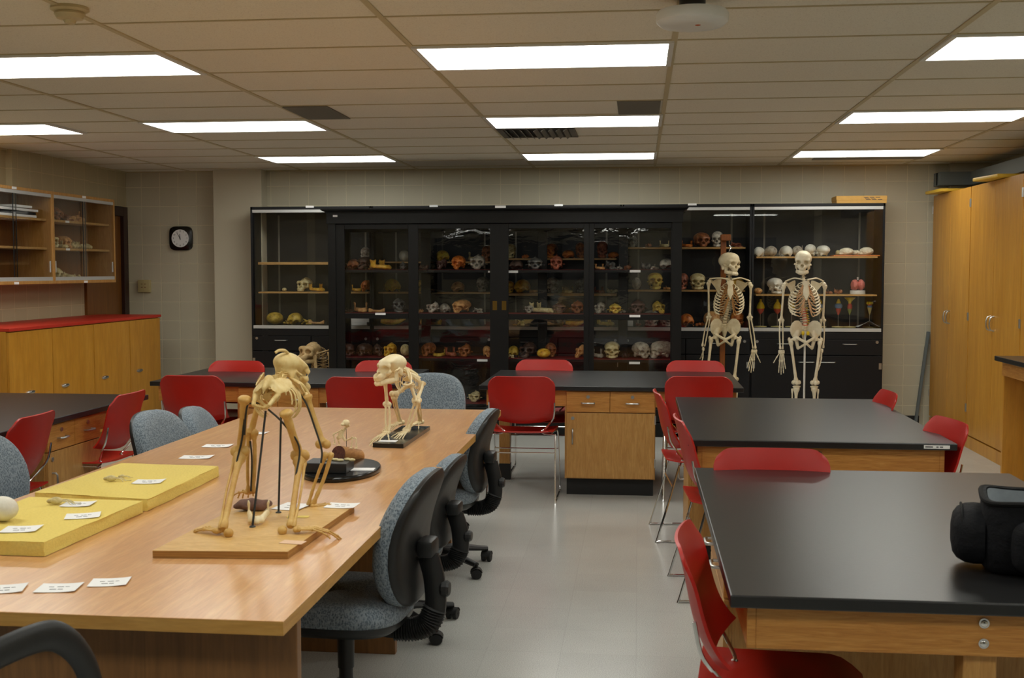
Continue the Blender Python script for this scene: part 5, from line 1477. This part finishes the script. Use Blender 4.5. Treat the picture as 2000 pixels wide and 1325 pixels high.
steel(2, 0, [('human', 996, 22, 27, 'b_cream', 0, 'cream'), (F1, 1026, 13, 8, 'b_orange', 0, 'orange'), ('human', 1078, 22, 27, 'b_orange', -6, 'orange brown'), ('cap', 1110, 22, 15, 'b_orange', 0, 'orange'), ('erectus_jaw', 1133, 20, 29, 'b_brown', 10, 'brown'), ('human', 1176, 20, 31, 'b_red', 0, 'red brown'), ('cap', 1198, 19, 12, 'b_orange', 30, 'rusty')], 'upper oak shelf, middle steel cabinet', 'specimens in the middle steel cabinet, upper shelf')
steel(2, 1, [('human', 996, 16, 22, 'b_gold', 0, 'golden'), ('cap', 1021, 29, 25, 'b_gold', 0, 'golden'), ('mandible', 1043, 18, 12, 'b_tan', 0, 'tan'), ('human', 1080, 25, 29, 'b_bw', 4, 'patchy white'), ('mandible', 1109, 22, 12, 'b_cream', 10, 'cream'), ('erectus_jaw', 1135, 22, 28, 'b_dgrey', 0, 'blackish'), ('mandible', 1172, 20, 12, 'b_red', 30, 'red brown'), (F3, 1196, 20, 9, 'b_cream', 0, 'cream')], 'lower oak shelf, middle steel cabinet', 'specimens in the middle steel cabinet, lower shelf')
steel(2, 2, [(F2, 1018, 14, 13, 'b_cream', 0, 'cream'), (F0, 1006, 8, 4, 'b_tan', 0, 'tan'), ('long', 1085, 30, 9, 'b_tan', 4, 'tan'), ('tusk', 1125, 38, 14, 'b_gold', -8, 'golden'), ('mandible', 1186, 30, 17, 'b_yellow', 40, 'yellow')], 'metal ledge, middle steel cabinet', 'specimens on the ledge of the middle steel cabinet')
steel(3, 0, [('ragged', 1235, 22, 23, 'b_dgrey', 0, 'dark grey'), (F1, 1266, 12, 13, 'b_brown', 0, 'brown'), ('ape_mandible', 1297, 17, 13, 'b_cream', 0, 'cream'), ('mandible', 1342, 23, 13, 'b_orange', 15, 'orange'), ('erectus', 1369, 31, 27, 'b_brown', 6, 'brown'), ('human', 1400, 22, 29, 'b_grey', -10, 'grey'), (F2, 1436, 24, 9, 'b_red', 0, 'reddish')], 'upper oak shelf, fourth steel cabinet', 'specimens in the fourth steel cabinet, upper shelf')
steel(3, 1, [('dome', 1243, 17, 22, 'b_grey', 0, 'grey'), ('erectus_jaw', 1279, 29, 31, 'b_yellow', 3, 'yellow'), (F0, 1302, 13, 7, 'b_tan', 0, 'tan'), ('human', 1334, 20, 30, 'b_red', -12, 'red brown'), ('human', 1362, 28, 30, 'b_cream', 0, 'cream'), ('dome', 1440, 25, 20, 'b_gold', 0, 'golden')], 'lower oak shelf, fourth steel cabinet', 'specimens in the fourth steel cabinet, lower shelf')
steel(3, 2, [(F3, 1247, 10, 12, 'b_red', 0, 'reddish'), ('human', 1272, 28, 24, 'b_grey', 0, 'grey'), ('human', 1302, 26, 24, 'b_grey', 10, 'grey'), ('cap', 1342, 25, 28, 'b_orange', 10, 'orange brown'), (F1, 1368, 17, 8, 'b_orange', 0, 'orange'), ('dome', 1391, 30, 28, 'b_tan', 0, 'tan'), ('cranium', 1440, 26, 28, 'b_orange', -5, 'orange brown')], 'metal ledge, fourth steel cabinet', 'specimens on the ledge of the fourth steel cabinet')
steel(4, 0, [('cap', 1481, 24, 20, 'b_white', 150, 'white'), ('dome', 1504, 25, 19, 'b_greyw', 40, 'greyish'), ('cap', 1533, 26, 20, 'b_white', 200, 'white'), ('dome', 1556, 22, 19, 'b_greyw', 0, 'greyish'), ('cranium', 1581, 25, 22, 'b_white', 160, 'white'), ('cranium', 1606, 25, 20, 'b_white', 215, 'white')], 'upper oak shelf, far right steel cabinet', 'white braincases in the far right steel cabinet')
z0 = SHZ[4][0]
pa, pb2 = aty(1624, 500, MYS), aty(1714, 500, MYS)
tr = MB().box(-(pb2.x - pa.x) / 2, -.12, 0, (pb2.x - pa.x) / 2, .12, .012, .004).build('tray', M['tray'], None, 0)
tr.location = ((pa.x + pb2.x) / 2, MYS, z0 + .001); tag(tr, 'flat orange tray under the brain casts on the upper right shelf', 'tray')
shelf_row('orange tray at upper right', 'brain casts on the orange tray', MYS, z0 + .013, [('brain', 1637, 18, 9, 'b_cream', 20, 'small cream'), ('brain', 1651, 24, 13, 'b_plastic', 70, 'cream', 0, -.05), ('brain', 1669, 19, 9, 'b_plastic', 30, 'small pale'), ('brain', 1690, 26, 14, 'b_plastic', 60, 'cream')])
steel(4, 1, [('dome', 1480, 15, 11, 'b_tan', 0, 'small tan'), ('human', 1513, 26, 29, 'b_white', 30, 'white'), (F0, 1618, 14, 8, 'b_brown', 0, 'brown'), (F3, 1636, 15, 15, 'b_brown', 0, 'brown')], 'lower oak shelf, far right steel cabinet', 'specimens in the far right steel cabinet, lower shelf')
# pink brain model on its white base
p = aty(1675, 573, MYS); z1 = SHZ[4][1]
t = thing('brain_model', 'pink brain model on a round white base in the right cabinet', 'model', (p.x, MYS, z1 + .001))
MB().lathe([(.072, 0), (.074, .004), (.072, .036), (.060, .038)], 28).build('base', M['white_paint'], t)
MB().raw(SK['brain'].v, SK['brain'].f, Matrix.Translation((0, 0, .037)) @ Matrix.Scale(.98, 4)).build('brain', M['pink'], t, 60)
MB().lathe([(.010, .14), (.008, .155), (.012, .162), (.003, .168)], 10).build('knob', M['white_paint'], t)
# brain stem models on stands
def stem(px, label, segs, h=.30, lobes=0):
    p = aty(px, 637, MYS)
    t = thing('brain_stem_model', label, 'model', (p.x, MYS, SHZ[4][2] + .001), 0, 'brain stem models on thin stands')
    MB().lathe([(.062, 0), (.062, .006), (.010, .010)], 24).build('base', M['m_cream'], t)
    MB().tube([(0, 0, .008), (0, 0, .135)], .0028, 8).build('stand_rod', M['steel'], t)
    for nm, mat, prof in segs: MB().lathe(prof, 20).build(nm, M[mat], t)
    if lobes:
        for k in range(lobes):
            a = 2 * pi * k / lobes
            MB().ell((.020 * cos(a), .016 * sin(a), .238), (.013, .012, .014)).build('lobe', M['m_yellow'], t)
bulb = [('lower_bulb', 'm_red', [(.004, .125), (.022, .145), (.034, .165), (.036, .178), (.02, .186)]), ('bulb', 'm_yellow', [(.030, .172), (.040, .188), (.036, .215), (.020, .240), (.009, .255), (.012, .268), (.003, .276)])]
stem(1485, 'yellow and orange bulb model on a stand, leftmost in the right cabinet', bulb)
stem(1518, 'yellow bulb model with pink base, left of the white pole skeleton', bulb)
stem(1546, 'cream and yellow cone model on a stand behind the skeleton ribs', [('cone', 'm_cream', [(.003, .125), (.018, .165), (.026, .19), (.01, .20)]), ('cap', 'm_yellow', [(.026, .188), (.03, .21), (.016, .235), (.004, .25)])])
stem(1601, 'blue and yellow model on a stand behind the skeleton right arm', [('cone', 'm_cream', [(.003, .13), (.02, .17), (.03, .19)]), ('ball', 'm_blue', [(.012, .18), (.032, .195), (.034, .215), (.012, .23)]), ('cap', 'm_yellow', [(.014, .228), (.018, .25), (.003, .275)])])
stem(1637, 'model with yellow tip, blue ball and red cone on a stand', [('cone', 'm_red', [(.006, .120), (.012, .135), (.024, .165), (.026, .19), (.01, .195)]), ('ball', 'm_blue', [(.010, .178), (.034, .190), (.039, .208), (.034, .226), (.015, .238)]), ('tip', 'm_yellow', [(.020, .232), (.022, .244), (.012, .265), (.010, .276), (.003, .281)])])
stem(1659, 'model with a flared yellow funnel above red and green on a stand', [('cone', 'm_green', [(.005, .122), (.010, .14), (.020, .165), (.022, .18)]), ('ball', 'm_red', [(.016, .172), (.024, .19), (.022, .22), (.012, .235)]), ('funnel', 'm_yellow', [(.012, .228), (.016, .25), (.030, .268), (.056, .290), (.050, .296), (.010, .275)])])
stem(1698, 'slim striped model with four yellow lobes on a stand, rightmost', [('cone', 'm_cream', [(.004, .125), (.009, .14), (.018, .175), (.022, .195)]), ('band', 'm_blue', [(.014, .192), (.024, .198), (.022, .212), (.012, .218)]), ('upper_band', 'm_red', [(.014, .214), (.020, .219), (.016, .230)])], lobes=4)
p = aty(1697, 637, MYS - .03)
o = MB().grid(lambda u, v: ((u - .5) * .25, (v - .5) * .16, .008 + .062 * max(0, 1 - abs(u - .42) / .42) * (1 - .5 * v) + .012 * max(0, u - .8) / .2), 16, 6, .0015).build('folded_paper', M['grey_card'], None, 30)
o.location = (p.x, MYS - .07, SHZ[4][2] + .001); tag(o, 'folded grey paper lying at the right end of the cabinet ledge', 'paper')
p = aty(706, 637, MYS)
t = thing('paper_box', 'stack of white paper boxes on the ledge behind the display case', 'box', (p.x, MYS - .04, SHZ[0][2] + .001))
MB().box(-.10, -.10, 0, .09, .10, .03, .002).build('box', M['white_card'], t, 0)
MB().box(-.09, -.09, .031, .10, .10, .085, .002, M=Matrix.Rotation(R(6), 4, 'Z')).build('lid', M['white_card'], t, 0)
p = aty(1231, 637, MYS)
o = MB().box(-.028, -.03, 0, .028, .03, .055, .004).build('small_box', M['white_card'], None, 0); o.location = (p.x, MYS, SHZ[3][2] + .001); tag(o, 'small white cube box on the ledge behind the fourth glass door', 'box')
# glazed wall cupboard contents
UXc = -5.27
def wall_row(lev, items, where, grp):
    items = sorted(items, key=lambda q: q[1])
    for i, (kind, y, s, mat, yaw, col) in enumerate(items):
        o = put_mesh(KIND[kind][0], sk_mesh(kind, mat)); o.location = (UXc + .04 * ((i * 7) % 3 - 1) * .6, y, USH[lev] + .001)
        o.rotation_euler = (0, 0, R(yaw)); o.scale = (s, s, s)
        tag(o, '%s %s, %s from left, %s' % (col, KIND[kind][1], ORD[i], where), {'bone_fragment': 'bone', 'mandible': 'jaw bone'}.get(KIND[kind][0], KIND[kind][0]), grp)
wall_row(2, [(F1, 9.80, 1.5, 'b_tan', 90, 'tan'), ('broken', 9.92, .8, 'b_brown', 60, 'brown'), (F2, 10.07, 1.5, 'b_brown', 80, 'brown'), (F3, 10.22, 1.4, 'b_tan', 30, 'tan'), (F0, 10.36, 1.6, 'b_tan', 100, 'tan')], 'top shelf of wall cupboard', 'bones on the top wall cupboard shelf')
wall_row(1, [(F3, 9.72, 1.2, 'b_cream', 90, 'cream'), ('ape', 9.86, .85, 'b_cream', 50, 'cream'), ('ape_mandible', 10.00, .9, 'b_cream', 60, 'cream'), ('broken', 10.14, .75, 'b_tan', 80, 'tan'), (F1, 10.27, 1.4, 'b_cream', 20, 'cream'), ('ape_mandible', 10.42, .9, 'b_cream', 100, 'pale'), (F0, 10.55, 1.3, 'b_cream', 60, 'pale')], 'middle shelf of wall cupboard', 'bones on the middle wall cupboard shelf')
wall_row(0, [('ape_mandible', 9.80, .9, 'b_cream', 70, 'pale'), ('broken', 9.92, .75, 'b_cream', 60, 'cream'), (F2, 10.06, 1.4, 'b_cream', 90, 'cream'), (F3, 10.20, 1.2, 'b_cream', 10, 'cream'), (F1, 10.33, 1.1, 'b_cream', 120, 'pale')], 'bottom of wall cupboard', 'bones on the wall cupboard floor')
for k, (z, l) in enumerate(((0, .80), (.024, .66), (.050, .62), (.078, .30))):
    o = MB().box(-.11, -l / 2, 0, .11, l / 2, .020, .002).build('white_tray', M['white_card'] if k != 1 else M['navy_metal'], None, 0)
    o.location = (UXc, 9.02 + .06 * k, USH[2] + .001 + z)
    tag(o, ['long white tray at the bottom of the stack in the wall cupboard', 'dark tray second from bottom of the stack in the wall cupboard', 'white tray third up in the stack in the wall cupboard', 'short white tray on top of the stack in the wall cupboard'][k], 'tray', 'trays stacked in the wall cupboard')
o = MB().box(-.09, -.3, 0, .09, .3, .016, .003).build('flat_board', M['door_frame'], None, 0); o.location = (UXc, 9.1, USH[0] + .001); tag(o, 'dark flat board lying on the wall cupboard floor', 'board')
# ---------------------------------------------------------------- things on the conference table
def card(px, py, w, d, rz, label, z=CZ, curl=.003, nlines=2):
    w, d = w * 1.22, d * 1.5
    p = atz(px, py, z)
    t = thing('paper_card', label, 'card', (p.x, p.y, z + .0012), R(rz), 'small white cards on the wood table')
    c = MB().grid(lambda u, v: ((u - .5) * w, (v - .5) * d, curl * (2 * u - 1) ** 2 * (1 if u > .5 else .4)), 8, 4, .0006).build('card', M['white_card'], t, 40)
    b = MB()
    for i in range(nlines):
        y = .10 * d - i * .28 * d
        n = 3 if i == 0 else 2
        for k in range(n):
            x0 = -w * .26 + k * w * .2 + i * w * .08
            b.box(x0, y - .0016, .0009, x0 + w * (.16 if (k + i) % 2 else .12), y + .0016, .0013)
    b.build('writing', M['ink'], t, 0)
    return t
card(10, 1152, .080, .055, 18, 'white card at the left edge of the wood table foreground')
card(115, 1150, .085, .055, 10, 'white card in the middle of the three foreground cards')
card(214, 1139, .080, .052, 14, 'white card rightmost of the three foreground cards')
card(384, 894, .110, .060, 6, 'white card on the wood table beside the far yellow foam pad')
card(425, 872, .105, .058, 4, 'white card farther up the wood table beyond the foam pads')
card(510, 847, .05, .05, 0, 'tiny white card seen between the ape skeleton legs', nlines=1)
card(668, 989, .085, .055, -3, 'white card at the far right corner of the plywood board', BT)
card(571, 991, .080, .075, -12, 'white card on the plywood board behind the ape hind leg', BT)
# yellow foam pads
FT = .042
def foam(pts, label):
    P = [atz(x, y, CZ + FT) for x, y in pts]
    c = sum((Vector(p) for p in P), Vector()) / 4
    n = 10
    def outline(e):
        out = []
        for i in range(4):
            a, b = P[i], P[(i + 1) % 4]
            for k in range(n):
                q = a.lerp(b, k / n)
                d = Vector((b.y - a.y, a.x - b.x, 0)).normalized()
                q = q + d * (random.uniform(-.0025, .0025) if e else 0) - (q - c) * (.004 if e == 2 else 0)
                out.append(q - c)
        return out
    rings = []
    for z, e in ((.001, 1), (.004, 1), (FT * .5, 1), (FT - .005, 1), (FT - .001, 2), (FT, 2)):
        rings.append([Vector((p.x, p.y, z)) for p in outline(e)])
    o = MB().loft(rings).build('foam_pad', M['foam'], None, 50)
    o.location = (c.x, c.y, CZ + .0005); tag(o, label, 'foam pad', 'yellow foam pads on the wood table')
foam([(68, 962), (288, 976), (427, 911), (237, 905)], 'yellow foam pad with a small skeleton, the farther one')
foam([(-150, 1052), (86, 1060), (279, 979), (58, 971)], 'yellow foam pad with a round pale skull, the nearer one')
FZ = CZ + FT + .0012
card(291, 942, .085, .055, 8, 'white card on the farther yellow foam pad', FZ)
card(153, 986, .080, .055, 8, 'white card on the nearer foam pad, at the back', FZ)
card(162, 1009, .085, .055, 22, 'white card on the nearer foam pad, at the right side', FZ)
card(42, 1035, .085, .058, 12, 'white card on the nearer foam pad, at the front', FZ)
def bits(px, py, label, s=1.0):
    p = atz(px, py, FZ)
    t = thing('tiny_skeleton', label, 'skeleton model', (p.x, p.y, FZ), R(10), None, s)
    MB().ell((-.004, 0, .012), (.020, .012, .011)).ell((-.022, .002, .010), (.010, .008, .007)).build('body', M['b_cream'], t, 60)
    b = MB()
    for k in range(6):
        a = -.5 + k * .45
        b.tube(catmull([(.0, 0, .008), (.022 * cos(a) + .01, .022 * sin(a), .012), (.036 * cos(a) + .014, .036 * sin(a), .0015)], 4), .0013, 6)
    b.build('limbs', M['b_cream'], t, 60)
    MB().tube(catmull([(.016, 0, .010), (.034, .006, .006), (.052, .004, .003), (.066, .010, .002)], 4), .0014, 6).build('tail', M['b_cream'], t, 60)
bits(219, 941, 'tiny animal skeleton lying on the farther foam pad', 1.0)
bits(240, 934, 'thin curved tiny bones lying on the farther foam pad', .55)
bits(112, 986, 'tiny animal skeleton lying on the nearer foam pad', 1.1)
p = atz(6, 1022, FZ)
t = thing('pale_skull', 'round pale skull on the nearer foam pad at the left edge', 'skull', (p.x - .012, p.y + .02, FZ), R(-20))
nets_mb(lambda P: smin(smin(sd_ell(P, (0, 0, .040), (.052, .040, .038)), sd_ell(P, (-.05, -.01, .022), (.03, .022, .020)), .02), sd_cap(P, (-.06, -.01, .012), (-.11, -.015, .006), .010, .005), .012), (-.13, -.06, -.01), (.07, .06, .09), 40).build('skull', M['b_white'], t, 60)
# oval black stand with log, block and tiny skeleton
p = atz(668, 913, CZ + .022)
t = thing('log_display', 'oval black stand with a log and tiny climbing skeleton on the wood table', 'model', (p.x, p.y, CZ + .001))
rx, ry = .152, .235
MB().loft([[(rx * s * cos(a), ry * s * sin(a), z) for a in [2 * pi * k / 56 for k in range(56)]] for s, z in ((.96, 0), (.99, .004), (1, .010), (.995, .016), (.97, .021), (.5, .0212))]).build('oval_base', M['black_gloss'], t)
MB().box(-.115, -.145, .021, .055, -.020, .060, .003).build('block', M['black_plastic'], t, 0)
n0 = aty(661, 887, 4.60) - Vector((p.x, p.y, CZ + .001)); n1 = aty(699, 893, 4.74) - Vector((p.x, p.y, CZ + .001))
lc = (n0 + n1) / 2; ld = (n1 - n0).normalized(); hl_ = (n1 - n0).length / 2
lg = MB()
ax = [lc - ld * hl_ + ld * hl_ * 2 * k / 8 for k in range(9)]
lg.tube(ax, [.034, .035, .0345, .0355, .035, .0355, .0345, .034, .0335], 18, cap=False).build('log', M['log_bark'], t, 60)
MB().tube([lc - ld * (hl_ + .001), lc - ld * (hl_ - .006)], [.033, .033], 18).build('log_end', M['log_end'], t, 30)
MB().tube([lc + ld * (hl_ + .001), lc + ld * (hl_ - .006)], [.0325, .0325], 18).build('log_end', M['log_end'], t, 30)
MB().tube([(lc.x, lc.y, .021), (lc.x, lc.y, lc.z - .02)], .008, 10).build('log_support', M['black_gloss'], t)
o = MB().box(-.048, -.03, 0, .048, .03, .0012).build('paper_label', M['white_card'], t, 0); o.location = (.095, .045 - .09, .0218); o.rotation_euler = (0, 0, R(5))
top = lc + Vector((-.012, .0, .031))
b = MB()
sp_ = catmull([top + Vector((.0, .0, .03)), top + Vector((-.012, .0, .055)), top + Vector((.0, .0, .085)), top + Vector((.018, .0, .098))], 6)
b.tube(sp_, .0055, 8)
for k in range(7):
    c = sp_[4 + k]
    for s in (-1, 1): b.tube(catmull([c, c + Vector((-.012, s * .014, -.004)), c + Vector((-.020, s * .004, -.010))], 4), .0021, 5)
b.build('tiny_spine', M['b_monkey'], t, 60)
MB().ell(top + Vector((.006, -.012, .108)), (.016, .018, .014)).ell(top + Vector((-.004, -.028, .104)), (.008, .010, .007)).build('tiny_skull', M['b_monkey'], t, 60)
for a, c_, d in (((-.010, -.008, .080), (-.046, -.02, .060), (-.042, -.010, .022)), ((-.008, .010, .076), (-.040, .014, .044), (-.030, .018, .012)), ((.008, -.008, .034), (.036, -.016, .050), (.030, -.020, .008)), ((.010, .008, .036), (.042, .012, .042), (.044, .014, .002))):
    m = long_bone(top + Vector(a), top + Vector(c_), .0028, .0048, .0048, seg=7); long_bone(top + Vector(c_), top + Vector(d), .0024, .0044, .004, seg=7, mb=m)
    for q in range(4): m.tube([top + Vector(d), top + Vector(d) + Vector((-.008 + .005 * q, -.012, -.004))], .0013, 5)
    m.build('tiny_limb', M['b_monkey'], t, 60)
MB().tube([top + Vector((.004, 0, -.01)), top + Vector((.004, 0, .085))], .0011, 6).build('support_wire', M['wire'], t)
b = MB()
for q in range(6): b.ell((-.05 + .022 * q, -.085 + .012 * ((q * 5) % 3), .064), (.014, .009, .006))
b.build('small_bones', M['b_cream'], t, 60)

# ---------------------------------------------------------------- black camera bag on the right foreground table
p0, p1 = atz(1880, 1100, TZ), atz(2000, 1135, TZ)
t = thing('camera_bag', 'open black fabric bag with grey lining on the right foreground table', 'bag', (1.09, 3.13, TZ + .001), R(-14))
bw, bd, bh = .175, .125, .195
def ringr(w, d, z, e=4.5, n=56, dx=0): return [(dx + w * math.copysign(abs(cos(a)) ** (2 / e), cos(a)), d * math.copysign(abs(sin(a)) ** (2 / e), sin(a)), z + .004 * sin(3 * a + z * 30)) for a in [2 * pi * k / n for k in range(n)]]
MB().loft([ringr(bw * .93, bd * .90, .004), ringr(bw * 1.0, bd, .02), ringr(bw * 1.03, bd * 1.05, .07), ringr(bw * 1.02, bd * 1.03, .13), ringr(bw, bd, bh - .01), ringr(bw, bd, bh),
           ringr(bw - .012, bd - .012, bh), ringr(bw - .013, bd - .013, bh - .04), ringr(bw - .02, bd - .02, .03)]).build('body', M['bag'], t, 60)
MB().loft([ringr(bw - .0145, bd - .0145, bh - .004), ringr(bw - .016, bd - .016, bh - .05), ringr(bw - .022, bd - .022, .035), ringr(bw - .05, bd - .05, .034)], cap=False).build('lining', M['bag_lining'], t, 60)
MB().tube([Vector(q) for q in ringr(bw + .001, bd + .001, bh - .004)] + [Vector(ringr(bw + .001, bd + .001, bh - .004)[0])], .007, 8, cap=False).build('rim_piping', M['bag_trim'], t)
MB().loft([[(-bw - .0 - .075 * f * q, (bd * .86) * cy * g, .085 + .075 * cz * g) for cy, cz in [(math.copysign(abs(cos(a)) ** .7, cos(a)), math.copysign(abs(sin(a)) ** .7, sin(a))) for a in [2 * pi * k / 40 for k in range(40)]]] for f, g, q in ((-.1, 1, 1), (.25, 1.02, 1), (.55, .98, 1), (.8, .86, 1), (.95, .66, 1), (1.02, .3, 1))]).build('side_pocket', M['bag'], t, 60)
MB().tube(catmull([(-bw - .045, -.10, .10), (-bw - .05, -.07, .148), (-bw - .05, 0, .157), (-bw - .05, .07, .148), (-bw - .045, .10, .10)], 6), .0035, 6).build('zip', M['bag_trim'], t)
MB().loft([[(.03 + .135 * math.copysign(abs(cos(a)) ** .5, cos(a)) * g, -bd - .0 - .045 * f, .085 + .072 * math.copysign(abs(sin(a)) ** .5, sin(a)) * g) for a in [2 * pi * k / 40 for k in range(40)]] for f, g in ((-.1, 1.0), (.4, 1.02), (.8, .95), (1.0, .8), (1.05, .3))]).build('front_pocket', M['bag'], t, 60)
MB().box(-.01, -bd - .012, .125, .05, -bd - .004, .155, .003).build('strap', M['bag_trim'], t, 0)
bk = MB()
for a in ((.0, .165, .030, .170), (.0, .192, .030, .197), (.0, .165, .005, .197), (.026, .165, .031, .197)): bk.box(a[0], -bd - .016, a[1], a[2], -bd - .010, a[3], .001)
bk.build('buckle', M['steel'], t, 0)
def lid(u, v):
    a = u * 2.6
    return (-.02 + .19 * v, bd - .03 - .02 * u - .035 * sin(a) * 1.6, bh - .03 + .085 * sin(min(a, 1.7)) - .05 * max(0, u - .6) + .012 * sin(9 * v + 3 * u))
MB().grid(lid, 18, 14, .012).build('folded_flap', M['bag_lining'], t, 60)
MB().tube(catmull([Vector(lid(.62, v / 8)) + Vector((0, -.006, .012)) for v in range(9)], 3), .012, 8).build('flap_edge', M['denim'], t, 60)
# ---------------------------------------------------------------- camera, world
cd = bpy.data.cameras.new('camera'); cam = bpy.data.objects.new('camera', cd); COL.objects.link(cam)
cd.sensor_width = 23.6; cd.sensor_fit = 'HORIZONTAL'; cd.lens = 23.6 * FPX / 2000
cd.clip_start = .05; cd.clip_end = 60
cam.location = (0, 0, EYE)
cam.matrix_world = Matrix.Translation((0, 0, EYE)) @ Matrix((_rt, _up, -_fw)).transposed().to_4x4()
cd.dof.use_dof = True; cd.dof.focus_distance = 8.0; cd.dof.aperture_fstop = 6.3
SC.camera = cam
w = bpy.data.worlds.new('world'); SC.world = w; w.use_nodes = True
w.node_tree.nodes['Background'].inputs['Color'].default_value = (0, 0, 0, 1)
vs = SC.view_settings
SC.display_settings.display_device = 'sRGB'
vs.view_transform = 'Standard'; vs.look = 'None'; vs.gamma = 1; vs.exposure = -0.2; vs.use_curve_mapping = False
